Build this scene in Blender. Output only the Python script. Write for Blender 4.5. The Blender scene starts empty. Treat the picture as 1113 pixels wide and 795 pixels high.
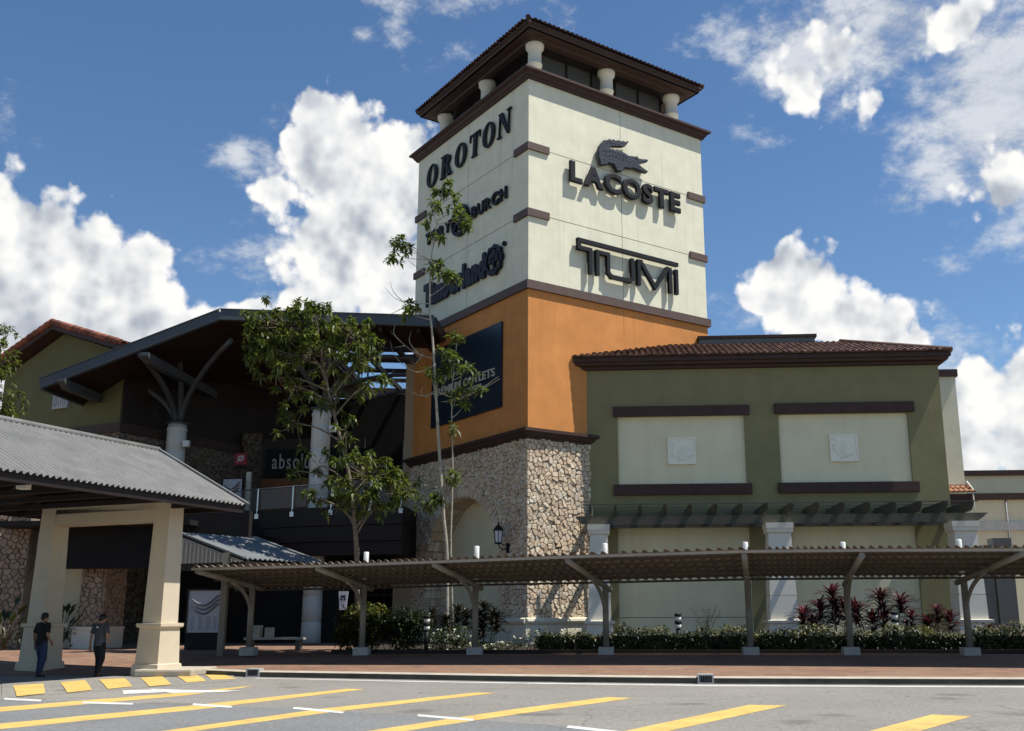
import bpy, bmesh, math, random
from mathutils import Vector, Matrix
R_=math.radians
random.seed(7)
C=bpy.context.scene.collection
SC=bpy.context.scene

# ------------------------------------------------------------------ camera
F,CX,CY,PITCH,YAW,ROLL,EYE=1095.614,606.231,415.657,0.2264,0.0580,-0.0041,1.62
_cp,_sp,_cy,_sy=math.cos(PITCH),math.sin(PITCH),math.cos(YAW),math.sin(YAW)
FW=Vector((-_sy*_cp,_cy*_cp,_sp)); _r=Vector((_cy,_sy,0)); _u=_r.cross(FW)
RT=_r*math.cos(ROLL)+_u*math.sin(ROLL); UP=_u*math.cos(ROLL)-_r*math.sin(ROLL)
def ray(x,y): return FW+RT*((x-CX)/F)-UP*((y-CY)/F)
def at(x,y,Y):
    d=ray(x,y); return Vector((0,0,EYE))+d*(Y/d.y)
def atz(x,y,Z=0.0):
    d=ray(x,y); return Vector((0,0,EYE))+d*((Z-EYE)/d.z)
cam=bpy.data.objects.new('camera',bpy.data.cameras.new('camera')); C.objects.link(cam)
cam.location=(0,0,EYE)
cam.rotation_euler=Matrix((RT,UP,-FW)).transposed().to_euler()
cam.data.sensor_width=36; cam.data.lens=F/1113*36
cam.data.shift_x=-(CX-556.5)/1113; cam.data.shift_y=(CY-397.5)/1113
cam.data.clip_start=.1; cam.data.clip_end=5000
SC.camera=cam

# ------------------------------------------------------------------ tagging
def tag(o,label=None,cat=None,group=None,kind=None):
    if label: o['label']=label
    if cat: o['category']=cat
    if group: o['group']=group
    if kind: o['kind']=kind
    return o
def root(name,loc,label,cat,group=None,rz=0.0):
    o=bpy.data.objects.new(name,None); C.objects.link(o)
    o.location=loc; o.rotation_euler=(0,0,rz); o.empty_display_size=.3
    return tag(o,label,cat,group)

# ------------------------------------------------------------------ mesh builder
class M:
    def __init__(s): s.v=[];s.f=[];s.sm=[]
    def add(s,vs,fs,smooth=False):
        n=len(s.v); s.v+=[tuple(p) for p in vs]; s.f+=[tuple(i+n for i in f) for f in fs]; s.sm+=[smooth]*len(fs); return s
    def box(s,x0,x1,y0,y1,z0,z1):
        return s.add([(x0,y0,z0),(x1,y0,z0),(x1,y1,z0),(x0,y1,z0),(x0,y0,z1),(x1,y0,z1),(x1,y1,z1),(x0,y1,z1)],
          [(0,3,2,1),(4,5,6,7),(0,1,5,4),(1,2,6,5),(2,3,7,6),(3,0,4,7)])
    def bar(s,a,b,w,h,up=(0,0,1)):
        a=Vector(a);b=Vector(b);d=(b-a).normalized();u=Vector(up)
        x=d.cross(u)
        if x.length<1e-4: x=d.cross(Vector((1,0,0)))
        x.normalize(); u=x.cross(d); vs=[]
        for p in (a,b):
            for i,j in ((-1,-1),(1,-1),(1,1),(-1,1)): vs.append(p+x*(i*w/2)+u*(j*h/2))
        return s.add(vs,[(3,2,1,0),(4,5,6,7),(0,1,5,4),(1,2,6,5),(2,3,7,6),(3,0,4,7)])
    def tube(s,pts,rad,n=8,cap=True,smooth=True):
        pts=[Vector(p) for p in pts]; m=len(pts); vs=[];fs=[]
        rr=rad if hasattr(rad,'__len__') else [rad]*m
        t0=(pts[1]-pts[0]).normalized(); x=t0.orthogonal().normalized()
        for i,p in enumerate(pts):
            t=(pts[min(i+1,m-1)]-pts[max(i-1,0)]).normalized()
            x=(x-t*x.dot(t)); x=x.normalized() if x.length>1e-6 else t.orthogonal().normalized()
            y=t.cross(x)
            for k in range(n):
                a=2*math.pi*k/n; vs.append(p+(x*math.cos(a)+y*math.sin(a))*rr[i])
        for i in range(m-1):
            for k in range(n): fs.append((i*n+k,i*n+(k+1)%n,(i+1)*n+(k+1)%n,(i+1)*n+k))
        s.add(vs,fs,smooth)
        if cap: 
            b=len(s.v)-m*n
            s.f.append(tuple(b+k for k in reversed(range(n)))); s.f.append(tuple(b+(m-1)*n+k for k in range(n))); s.sm+=[False,False]
        return s
    def lathe(s,prof,cx=0,cy=0,n=20,smooth=True):
        vs=[];fs=[];m=len(prof)
        for r,z in prof:
            for k in range(n):
                a=2*math.pi*k/n; vs.append((cx+r*math.cos(a),cy+r*math.sin(a),z))
        for i in range(m-1):
            for k in range(n): fs.append((i*n+k,i*n+(k+1)%n,(i+1)*n+(k+1)%n,(i+1)*n+k))
        fs.append(tuple(reversed(range(n)))); fs.append(tuple((m-1)*n+k for k in range(n)))
        return s.add(vs,fs,smooth)
    def loft(s,rings,smooth=True,cap=True):
        n=len(rings[0]); vs=[p for r in rings for p in r]; fs=[]
        for i in range(len(rings)-1):
            for k in range(n): fs.append((i*n+k,i*n+(k+1)%n,(i+1)*n+(k+1)%n,(i+1)*n+k))
        if cap: fs.append(tuple(reversed(range(n)))); fs.append(tuple((len(rings)-1)*n+k for k in range(n)))
        return s.add(vs,fs,smooth)
    def prism(s,poly,o,ex,ey,dv):
        """polygon in plane (o,ex,ey) extruded along dv"""
        o=Vector(o);ex=Vector(ex);ey=Vector(ey);dv=Vector(dv);n=len(poly)
        vs=[o+ex*a+ey*b for a,b in poly]; vs+=[p+dv for p in vs]
        fs=[tuple(range(n)),tuple(reversed(range(n,2*n)))]+[(k,k+n,(k+1)%n+n,(k+1)%n) for k in range(n)]
        return s.add(vs,fs)
    def ringprism(s,outer,inner,o,ex,ey,dv):
        o=Vector(o);ex=Vector(ex);ey=Vector(ey);dv=Vector(dv);n=len(outer)
        vs=[o+ex*a+ey*b for a,b in outer]+[o+ex*a+ey*b for a,b in inner]; vs+=[p+dv for p in vs]
        fs=[]
        for k in range(n):
            j=(k+1)%n
            fs+=[(k,j,j+n,k+n),(k+2*n,k+3*n,j+3*n,j+2*n),(k,k+2*n,j+2*n,j),(k+n,j+n,j+3*n,k+3*n)]
        return s.add(vs,fs)
    def grid(s,fn,nu,nv,smooth=True):
        vs=[fn(i/nu,j/nv) for j in range(nv+1) for i in range(nu+1)]
        fs=[(j*(nu+1)+i,j*(nu+1)+i+1,(j+1)*(nu+1)+i+1,(j+1)*(nu+1)+i) for j in range(nv) for i in range(nu)]
        return s.add(vs,fs,smooth)
    def build(s,name,mat,parent=None,world=False,fix=True,label=None,bevel=0):
        me=bpy.data.meshes.new(name)
        vs=s.v
        if world and parent is not None:
            inv=(Matrix.Translation(parent.location)@parent.rotation_euler.to_matrix().to_4x4()).inverted()
            vs=[tuple(inv@Vector(p)) for p in vs]
        me.from_pydata(vs,[],s.f)
        me.polygons.foreach_set('use_smooth',s.sm)
        if fix or bevel:
            bm=bmesh.new(); bm.from_mesh(me)
            if bevel:
                bmesh.ops.bevel(bm,geom=bm.edges[:],offset=bevel,segments=2,affect='EDGES',profile=.6,clamp_overlap=True)
            bmesh.ops.recalc_face_normals(bm,faces=bm.faces[:]); bm.to_mesh(me); bm.free()
        me.materials.append(mat)
        o=bpy.data.objects.new(name,me); C.objects.link(o)
        if parent is not None: o.parent=parent
        if label: o['label']=label
        return o

# ------------------------------------------------------------------ materials
class NT:
    def __init__(s,tree): s.t=tree
    def n(s,typ,**kw):
        nd=s.t.nodes.new(typ)
        for k,v in kw.items():
            if k.startswith('i_'):
                key=k[2:]; key=int(key) if key.isdigit() else key.replace('_',' ')
                nd.inputs[key].default_value=v
            else: setattr(nd,k,v)
        return nd
    def l(s,a,b): s.t.links.new(a,b)
    def math(s,op,a,b=None,clamp=False):
        nd=s.t.nodes.new('ShaderNodeMath'); nd.operation=op; nd.use_clamp=clamp
        for i,q in enumerate((a,b)):
            if q is None: continue
            if isinstance(q,(int,float)): nd.inputs[i].default_value=q
            else: s.l(q,nd.inputs[i])
        return nd.outputs[0]
    def mix(s,f,a,b,typ='MIX'):
        nd=s.t.nodes.new('ShaderNodeMix'); nd.data_type='RGBA'; nd.blend_type=typ
        for i,q in ((0,f),(6,a),(7,b)):
            if isinstance(q,(int,float)): nd.inputs[i].default_value=q
            elif isinstance(q,(tuple,list)): nd.inputs[i].default_value=(*q[:3],1)
            else: s.l(q,nd.inputs[i])
        return nd.outputs[2]
    def ramp(s,f,stops):
        nd=s.t.nodes.new('ShaderNodeValToRGB'); s.l(f,nd.inputs[0]); cr=nd.color_ramp
        while len(cr.elements)<len(stops): cr.elements.new(.5)
        for e,(p,c) in zip(cr.elements,stops): e.position=p; e.color=(*c,1) if not isinstance(c,(int,float)) else (c,c,c,1)
        return nd.outputs[0]
def newmat(name):
    m=bpy.data.materials.new(name); m.use_nodes=True; t=NT(m.node_tree)
    return m,t,m.node_tree.nodes['Principled BSDF']
def coords(t,scale=(1,1,1)):
    tc=t.n('ShaderNodeTexCoord'); mp=t.n('ShaderNodeMapping'); mp.inputs['Scale'].default_value=scale
    t.l(tc.outputs['Object'],mp.inputs[0]); return mp.outputs[0]
def noise(t,vec,scale,detail=5,rough=.55):
    nd=t.n('ShaderNodeTexNoise',i_Scale=scale,i_Detail=detail,i_Roughness=rough)
    if vec is not None: t.l(vec,nd.inputs['Vector'])
    return nd.outputs['Fac']
def bump(t,b,h,strength=.3,dist=.02):
    nd=t.n('ShaderNodeBump',i_Strength=strength,i_Distance=dist); t.l(h,nd.inputs['Height']); t.l(nd.outputs[0],b.inputs['Normal'])
def simple(name,col,rough=.7,var=.12,scale=3.0,bs=.15,bscale=40,metal=0.0,spec=.3,streak=0.0,island=0.0,stain=None):
    m,t,b=newmat(name); b.inputs['Roughness'].default_value=rough; b.inputs['Metallic'].default_value=metal
    b.inputs['Specular IOR Level'].default_value=spec
    v=coords(t); f=noise(t,v,scale,6,.6)
    lo=tuple(c*(1-var) for c in col); hi=tuple(min(1,c*(1+var)) for c in col)
    c=t.ramp(f,[(.3,lo),(.7,hi)])
    if streak:
        sv=coords(t,(2.2,2.2,.12)); sf=noise(t,sv,1.6,5,.65)
        c=t.mix(t.math('MULTIPLY',t.ramp(sf,[(.52,0.0),(.78,1.0)]),streak),c,stain or tuple(q*.55 for q in col))
    if island:
        g=t.n('ShaderNodeNewGeometry'); k=t.ramp(g.outputs['Random Per Island'],[(0,1-island),(1,1+island*.6)])
        c=t.mix(1.0,c,k,'MULTIPLY')
    t.l(c,b.inputs['Base Color'])
    if bs: bump(t,b,noise(t,v,bscale,4,.6),bs,.015)
    return m
MT={}
MT['cream']=simple('cream_stucco',(.72,.70,.535),.85,.08,1.2,.25,25,streak=.38,stain=(.44,.42,.32))
MT['orange']=simple('orange_stucco',(.585,.240,.068),.85,.12,1.0,.25,25,streak=.5,stain=(.38,.15,.045))
MT['green']=simple('olive_stucco',(.218,.200,.102),.9,.10,.9,.25,25,streak=.25,stain=(.15,.135,.06))
MT['olive_dark']=simple('olive_render',(.13,.125,.055),.9,.10,.9,.25,25,streak=.2)
MT['beige']=simple('beige_panel_stucco',(.72,.67,.46),.9,.05,.8,.2,25,streak=.15,stain=(.33,.31,.22))
MT['beige_low']=simple('lower_beige_stucco',(.70,.64,.43),.9,.07,.8,.2,25,streak=.2)
MT['tan']=simple('tan_stucco',(.33,.25,.16),.9,.08,1.0,.2,25,streak=.2)
MT['plinth']=simple('cream_plinth',(.62,.58,.45),.8,.08,2.0,.2,25,streak=.25)
MT['brown']=simple('dark_brown_trim',(.052,.027,.021),.6,.2,3.0,.15,30)
MT['brown2']=simple('brown_band',(.105,.070,.058),.65,.12,3.0,.15,30,streak=.2)
MT['deck']=simple('dark_brown_fascia',(.018,.012,.010),.6,.2,2.0,.1,30)
MT['white']=simple('white_stucco',(.70,.65,.54),.75,.05,2.0,.15,30,streak=.2,stain=(.5,.47,.4))
MT['column']=simple('white_column_render',(.62,.60,.54),.75,.06,1.5,.15,30,streak=.3,stain=(.4,.37,.3))
MT['portico']=simple('cream_portico_render',(.58,.50,.37),.8,.06,1.5,.2,25,streak=.2)
MT['tile']=simple('terracotta_tile',(.150,.090,.074),.8,.25,2.5,.3,30,island=.45)
MT['tile_dark']=simple('dark_terracotta_tile',(.060,.030,.025),.8,.25,2.5,.3,30,island=.45)
MT['tile_red']=simple('weathered_red_tile',(.27,.090,.055),.85,.3,2.5,.3,30,island=.5)
MT['pergola']=simple('grey_green_timber',(.074,.076,.060),.7,.15,3.0,.15,40,streak=.2)
MT['black']=simple('black_sign_paint',(.010,.010,.011),.55,.2,3.0,.05,60,spec=.25)
MT['navy']=simple('navy_sign_paint',(.008,.010,.020),.55,.2,3.0,.05,60,spec=.25)
MT['plaque']=simple('pale_carved_plaque',(.84,.82,.68),.8,.05,4.0,.15,30)
MT['scute']=simple('pale_scute_dot',(.10,.105,.115),.5,.1,4.0,.05,30)
MT['board']=simple('dark_blue_board',(.010,.020,.032),.35,.15,1.0,.03,40,spec=.5)
MT['goldletter']=simple('pale_gold_letter',(.50,.46,.36),.5,.1,3.0,.05,60)
MT['silver']=simple('pale_letter',(.30,.30,.29),.5,.05,3.0,.05,60)
MT['canopy']=simple('canopy_sheet_metal',(.33,.285,.225),.55,.12,1.5,.1,40,metal=.15,spec=.4,streak=.2)
MT['purlin']=simple('canopy_purlin_paint',(.055,.046,.038),.6,.15,2.0,.1,40)
MT['post']=simple('canopy_post_paint',(.23,.215,.185),.5,.10,2.0,.08,40,streak=.25)
MT['pipe']=simple('pale_plastic_pipe',(.72,.72,.68),.5,.04,2.0,.03,40)
MT['zinc']=simple('corrugated_zinc',(.18,.178,.168),.6,.18,1.2,.08,30,metal=.2,spec=.4,streak=.55,stain=(.11,.105,.095))
MT['slate']=simple('blue_grey_sheet_roof',(.165,.175,.178),.6,.15,1.5,.08,30,metal=.1,streak=.25)
MT['fascia']=simple('grey_metal_fascia',(.075,.082,.092),.5,.10,1.2,.05,30,metal=.3)
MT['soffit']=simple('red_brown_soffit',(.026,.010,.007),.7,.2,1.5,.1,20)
MT['steel']=simple('grey_painted_steel',(.085,.088,.092),.5,.08,2.0,.04,40,metal=.3)
MT['chrome']=simple('brushed_steel',(.55,.55,.55),.3,.05,3.0,.02,60,metal=.9)
MT['dark']=simple('dark_interior',(.010,.009,.008),.9,.2,1.0,0)
MT['darkwood']=simple('dark_shade_sheet',(.022,.014,.010),.6,.3,1.0,.05,20)
MT['rust']=simple('orange_brown_shop_panel',(.16,.055,.02),.7,.15,1.0,.05,20)
MT['kerb']=simple('kerb_concrete',(.42,.375,.30),.9,.16,2.5,.4,30,streak=.2)
MT['block']=simple('grey_concrete_block',(.40,.40,.38),.9,.12,2.5,.3,30)
MT['soil']=simple('planter_soil',(.035,.025,.018),1,.3,3,.6,20)
MT['copper']=simple('orange_clay_coping',(.34,.17,.10),.75,.2,2.5,.2,30)
MT['yellow']=None; 
MT['paper']=simple('poster_paper',(.50,.50,.55),.5,.06,2.0,.02,40)
MT['poster_grey']=simple('poster_grey_ink',(.16,.16,.19),.5,.1,3.0,.02,40)
MT['poster_red']=simple('poster_red_ink',(.40,.13,.11),.5,.1,3.0,.02,40)
MT['redpanel']=simple('red_sign_panel',(.34,.03,.045),.5,.1,3.0,.02,40)
MT['lampglass']=simple('frosted_lamp_glass',(.62,.64,.66),.25,.05,3.0,.02,40,spec=.6)
MT['skin']=simple('skin',(.30,.16,.10),.55,.06,8,.05,60)
MT['hair']=simple('black_hair',(.010,.009,.008),.5,.2,20,.3,120)
MT['tee_black']=simple('black_cotton',(.012,.012,.014),.9,.2,6,.4,18)
MT['tee_grey']=simple('grey_cotton',(.055,.060,.072),.9,.15,6,.4,18)
MT['jeans']=simple('blue_denim',(.030,.045,.095),.9,.2,5,.4,18)
MT['trouser']=simple('black_trouser_cloth',(.012,.012,.013),.9,.2,5,.4,18)
MT['shoe']=simple('dark_shoe',(.02,.02,.02),.6,.2,5,.1,30)
MT['white_paint_small']=simple('white_print',(.6,.6,.6),.7,.05,5,0)
MT['cardboard']=simple('pale_carton',(.42,.40,.35),.8,.1,3,.1,20)

def glassmat(name,col,rough=.05,alpha=.35):
    m,t,b=newmat(name)
    b.inputs['Base Color'].default_value=(*col,1); b.inputs['Roughness'].default_value=rough
    b.inputs['Specular IOR Level'].default_value=.6; b.inputs['Alpha'].default_value=alpha
    v=coords(t); bump(t,b,noise(t,v,1.5,3,.5),.03,.02)
    return m
MT['rail_glass']=glassmat('clear_rail_glass',(.30,.33,.33),.03,.22)
MT['pane']=glassmat('grey_window_glass',(.085,.09,.09),.18,1.0)
MT['shopglass']=glassmat('dark_shop_glass',(.02,.022,.024),.05,1.0)

def leafmat(name,lo,hi,trans=.35,rough=.45,scale=1.2):
    m,t,b=newmat(name)
    g=t.n('ShaderNodeNewGeometry'); v=coords(t)
    k=t.math('ADD',t.math('MULTIPLY',g.outputs['Random Per Island'],.6),t.math('MULTIPLY',noise(t,v,scale,3),.5))
    c=t.ramp(k,[(.25,lo),(.80,hi)])
    b.inputs['Roughness'].default_value=rough; b.inputs['Specular IOR Level'].default_value=.35
    t.l(c,b.inputs['Base Color'])
    tr=t.n('ShaderNodeBsdfTranslucent'); t.l(t.mix(1.0,c,(1.25,1.35,.6),'MULTIPLY'),tr.inputs[0])
    mx=t.n('ShaderNodeMixShader',i_0=trans); t.l(b.outputs[0],mx.inputs[1]); t.l(tr.outputs[0],mx.inputs[2])
    t.l(mx.outputs[0],t.t.nodes['Material Output'].inputs[0])
    return m
MT['leaf']=leafmat('broad_tree_leaf',(.026,.044,.010),(.155,.180,.042))
MT['leaf_slim']=leafmat('young_tree_leaf',(.040,.062,.016),(.165,.195,.055))
MT['leaf_olive']=leafmat('olive_tree_leaf',(.035,.050,.012),(.15,.17,.04))
MT['leaf_dead']=leafmat('drooping_seed_pod',(.10,.085,.02),(.22,.18,.05))
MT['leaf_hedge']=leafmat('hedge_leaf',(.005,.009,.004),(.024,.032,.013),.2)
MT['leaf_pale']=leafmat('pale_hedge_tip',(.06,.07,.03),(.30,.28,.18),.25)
MT['leaf_red']=leafmat('red_cordyline_leaf',(.030,.008,.015),(.16,.026,.054),.25)
MT['leaf_purple']=leafmat('dark_cordyline_leaf',(.012,.008,.012),(.060,.016,.028),.25)
MT['leaf_dark']=leafmat('dark_strap_leaf',(.006,.008,.005),(.030,.024,.018),.2)
MT['leaf_shade']=leafmat('dark_shrub_leaf',(.010,.018,.007),(.045,.065,.018),.25)
MT['leaf_yellow']=leafmat('yellow_green_leaf',(.07,.08,.015),(.26,.25,.06),.3)
MT['petal']=leafmat('white_flower_petal',(.45,.45,.42),(.75,.75,.70),.25)
MT['bark']=simple('grey_brown_bark',(.16,.125,.09),.95,.35,6,.8,25)
MT['bark_pale']=simple('pale_young_bark',(.36,.32,.25),.9,.3,7,.6,25)

# asphalt
def asphalt():
    m,t,b=newmat('asphalt'); v=coords(t)
    big=noise(t,v,.12,5,.6); fine=noise(t,v,38,4,.7); mid=noise(t,v,1.3,6,.65)
    c=t.ramp(big,[(.35,(.205,.192,.168)),(.65,(.300,.280,.245))])
    c=t.mix(t.ramp(fine,[(.38,0.0),(.62,.55)]),c,(.085,.083,.080))
    c=t.mix(t.math('MULTIPLY',t.ramp(mid,[(.55,0.0),(.75,1.0)]),.35),c,(.10,.098,.092))
    c=t.mix(t.ramp(noise(t,v,9,5,.75),[(.40,0.0),(.66,.50)]),c,(.37,.345,.30)); c=t.mix(t.ramp(noise(t,v,17,4,.75),[(.50,0.0),(.68,.5)]),c,(.075,.074,.070))
    sp=t.n('ShaderNodeTexVoronoi',i_Scale=55.0); t.l(v,sp.inputs['Vector'])
    c=t.mix(t.math('MULTIPLY',t.ramp(sp.outputs['Distance'],[(.12,1.0),(.22,0.0)]),.5),c,(.36,.35,.32))
    cr=t.n('ShaderNodeTexVoronoi',feature='DISTANCE_TO_EDGE',i_Scale=.16)
    wv=t.n('ShaderNodeVectorMath',operation='ADD'); nz=t.n('ShaderNodeTexNoise',i_Scale=.7,i_Detail=6.0); t.l(v,nz.inputs['Vector'])
    t.l(v,wv.inputs[0]); t.l(nz.outputs['Color'],wv.inputs[1]); t.l(wv.outputs[0],cr.inputs['Vector'])
    c=t.mix(t.math('MULTIPLY',t.ramp(cr.outputs['Distance'],[(.001,1.0),(.0035,0.0)]),.45),c,(.05,.05,.05))
    sk=coords(t,(.10,1.5,1)); tw=noise(t,sk,1.2,5,.6)
    c=t.mix(t.math('MULTIPLY',t.ramp(tw,[(.54,0.0),(.72,1.0)]),.30),c,(.09,.085,.078))
    oil=t.n('ShaderNodeTexVoronoi',i_Scale=.55); t.l(wv.outputs[0],oil.inputs['Vector'])
    c=t.mix(t.math('MULTIPLY',t.ramp(oil.outputs['Distance'],[(.10,1.0),(.24,0.0)]),.40),c,(.055,.053,.05))
    t.l(c,b.inputs['Base Color']); b.inputs['Roughness'].default_value=.9; b.inputs['Specular IOR Level'].default_value=.2
    bump(t,b,fine,.5,.01); return m
MT['asphalt']=asphalt()
def bay_asphalt():
    m,t,b=newmat('grey_bay_asphalt'); v=coords(t)
    big=noise(t,v,.35,5,.6); fine=noise(t,v,30,4,.7); mid=noise(t,v,9,5,.75)
    c=t.ramp(big,[(.35,(.165,.170,.168)),(.65,(.225,.226,.218))])
    c=t.mix(t.ramp(fine,[(.38,0.0),(.62,.55)]),c,(.085,.086,.086)); c=t.mix(t.ramp(mid,[(.42,0.0),(.66,.5)]),c,(.30,.30,.29))
    c=t.mix(t.ramp(noise(t,v,17,4,.75),[(.50,0.0),(.68,.5)]),c,(.07,.07,.07))
    t.l(c,b.inputs['Base Color']); b.inputs['Roughness'].default_value=.9; b.inputs['Specular IOR Level'].default_value=.2; bump(t,b,fine,.6,.012); return m
MT['bay']=bay_asphalt()
MT['kerb_face']=simple('mossy_shaded_kerb_face',(.085,.080,.060),.95,.3,2.0,.4,25,streak=.3)  # moss and the shade on the upright face, both in this dark colour
def paint(name,col):
    m,t,b=newmat(name); v=coords(t)
    w=noise(t,v,22,6,.75); w2=noise(t,v,1.6,5,.6)
    k=t.math('ADD',t.math('MULTIPLY',w,.55),t.math('MULTIPLY',w2,.45))
    c=t.ramp(k,[(.35,(.17,.16,.13)),(.43,tuple(q*.74 for q in col)),(.6,col)])
    t.l(c,b.inputs['Base Color']); b.inputs['Roughness'].default_value=.75; bump(t,b,noise(t,v,38,4,.7),.4,.008); return m
MT['yellow']=paint('worn_yellow_road_paint',(.70,.47,.13))
MT['roadwhite']=paint('worn_white_road_paint',(.68,.67,.62))
def brick():
    m,t,b=newmat('red_brick_paving'); v=coords(t)
    br=t.n('ShaderNodeTexBrick',i_Scale=1.0); br.inputs['Color1'].default_value=(.25,.135,.080,1); br.inputs['Color2'].default_value=(.16,.085,.052,1)
    br.inputs['Mortar'].default_value=(.12,.085,.065,1); br.inputs['Mortar Size'].default_value=.008; br.inputs['Brick Width'].default_value=.42; br.inputs['Row Height'].default_value=.21
    br.inputs['Bias'].default_value=0.0
    t.l(v,br.inputs['Vector']); big=noise(t,v,.5,6,.6)
    c=t.mix(t.ramp(big,[(.4,0.0),(.75,.6)]),br.outputs['Color'],(.28,.19,.12))
    c=t.mix(t.ramp(noise(t,v,6,5,.7),[(.45,0.0),(.8,.5)]),c,(.13,.07,.05))
    t.l(c,b.inputs['Base Color']); b.inputs['Roughness'].default_value=.9; bump(t,b,br.outputs['Fac'],-.4,.01); return m
MT['brick']=brick()
def rock(name,stops,sc=8):
    m,t,b=newmat(name); v=coords(t); g=t.n('ShaderNodeNewGeometry')
    c=t.ramp(g.outputs['Random Per Island'],stops)
    n1=noise(t,v,sc,6,.65)
    c=t.mix(t.ramp(n1,[(.35,0.0),(.7,.40)]),c,(.36,.26,.17)); c=t.mix(t.ramp(noise(t,v,1.0,4),[(.5,0.0),(.8,.3)]),c,(.16,.13,.10))
    t.l(c,b.inputs['Base Color']); b.inputs['Roughness'].default_value=.9; bump(t,b,n1,.7,.03); return m
MT['stone']=rock('buff_flagstone',[(0,(.46,.36,.25)),(.3,(.70,.59,.43)),(.6,(.60,.45,.31)),(.85,(.76,.68,.54)),(1,(.54,.46,.36))])
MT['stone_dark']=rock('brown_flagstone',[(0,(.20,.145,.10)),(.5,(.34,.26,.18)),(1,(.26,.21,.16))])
MT['mortar']=simple('dark_stone_mortar',(.27,.225,.17),1,.2,5,.4,30)
def flat_stone(name,dark):
    m,t,b=newmat(name); v=coords(t)
    vo=t.n('ShaderNodeTexVoronoi',i_Scale=4.5); t.l(v,vo.inputs['Vector']); ve=t.n('ShaderNodeTexVoronoi',feature='DISTANCE_TO_EDGE',i_Scale=4.5); t.l(v,ve.inputs['Vector'])
    k=.55 if dark else 1  # dark copy of the same stone, with shade put into its colours
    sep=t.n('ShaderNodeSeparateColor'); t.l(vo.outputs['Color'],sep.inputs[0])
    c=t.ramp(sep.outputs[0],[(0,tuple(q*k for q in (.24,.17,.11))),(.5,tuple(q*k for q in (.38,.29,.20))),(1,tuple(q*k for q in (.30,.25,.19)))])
    c=t.mix(t.ramp(ve.outputs['Distance'],[(.015,1.0),(.06,0.0)]),c,(.03,.024,.018))
    t.l(c,b.inputs['Base Color']); b.inputs['Roughness'].default_value=.9; bump(t,b,t.ramp(ve.outputs['Distance'],[(0,0.0),(.12,1.0)]),.9,.05); return m
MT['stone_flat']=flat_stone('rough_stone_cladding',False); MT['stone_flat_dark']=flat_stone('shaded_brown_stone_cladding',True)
def croc():
    m,t,b=newmat('scaly_dark_emblem_paint'); v=coords(t)
    vo=t.n('ShaderNodeTexVoronoi',i_Scale=7.0,i_Randomness=.3); t.l(v,vo.inputs['Vector'])
    c=t.ramp(noise(t,v,3,4),[(.3,(.012,.014,.022)),(.7,(.022,.025,.034))])
    t.l(c,b.inputs['Base Color']); b.inputs['Roughness'].default_value=.5; bump(t,b,t.ramp(vo.outputs['Distance'],[(.1,1.0),(.5,0.0)]),.35,.03); return m
MT['crocskin']=croc()

# ------------------------------------------------------------------ lettering
_glyph={}
_tmp=[]
def glyphs(chars,offset,extr,bev):
    key=[(c,offset) for c in chars if (c,offset) not in _glyph and c!=' ']
    objs=[]
    for c,o in set(key):
        cu=bpy.data.curves.new('glyph','FONT'); cu.body=c; cu.size=1; cu.extrude=extr; cu.offset=o; cu.bevel_depth=bev; cu.bevel_resolution=1; cu.resolution_u=5
        ob=bpy.data.objects.new('glyph',cu); C.objects.link(ob); objs.append((c,o,ob))
    bpy.context.view_layer.update()
    dg=bpy.context.evaluated_depsgraph_get()
    for c,o,ob in objs:
        me=bpy.data.meshes.new_from_object(ob.evaluated_get(dg))
        vs=[tuple(v.co) for v in me.vertices]; fs=[tuple(p.vertices) for p in me.polygons]
        _glyph[(c,o)]=(vs,fs); bpy.data.meshes.remove(me)
    for c,o,ob in objs: cu=ob.data; bpy.data.objects.remove(ob); bpy.data.curves.remove(cu)
def word(text,x0,x1,z0,z1,offset,fn,mat,parent,gap=.08,extr=.1,bev=0.0,name='letter',shear=0.0):
    """letters laid from x0 to x1 (left to right as read); fn(x,z,d) -> local point, d = depth out of the wall (0..1)"""
    glyphs(text,offset,extr,bev)
    x=0;L=[]
    top=max(max(v[1] for v in _glyph[(c,offset)][0]) for c in text if c!=' '); bot=min(min(min(v[1] for v in _glyph[(c,offset)][0]) for c in text if c!=' '),0)
    for c in text:
        if c==' ': x+=.35; continue
        vs,fs=_glyph[(c,offset)]; a=min(v[0] for v in vs); b=max(v[0] for v in vs)
        L.append((c,x-a)); x+=b-a+gap
    x-=gap; sx=(x1-x0)/x; sz=(z1-z0)/(top-bot); dmax=extr+bev
    for c,dx in L:
        vs,fs=_glyph[(c,offset)]; m=M()
        m.add([fn(x0+(v[0]+dx)*sx+shear*(v[1]-bot)*sz,z0+(v[1]-bot)*sz,(v[2]+dmax)/(2*dmax)) for v in vs],fs)
        m.build(name,mat,parent,fix=True)

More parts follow.
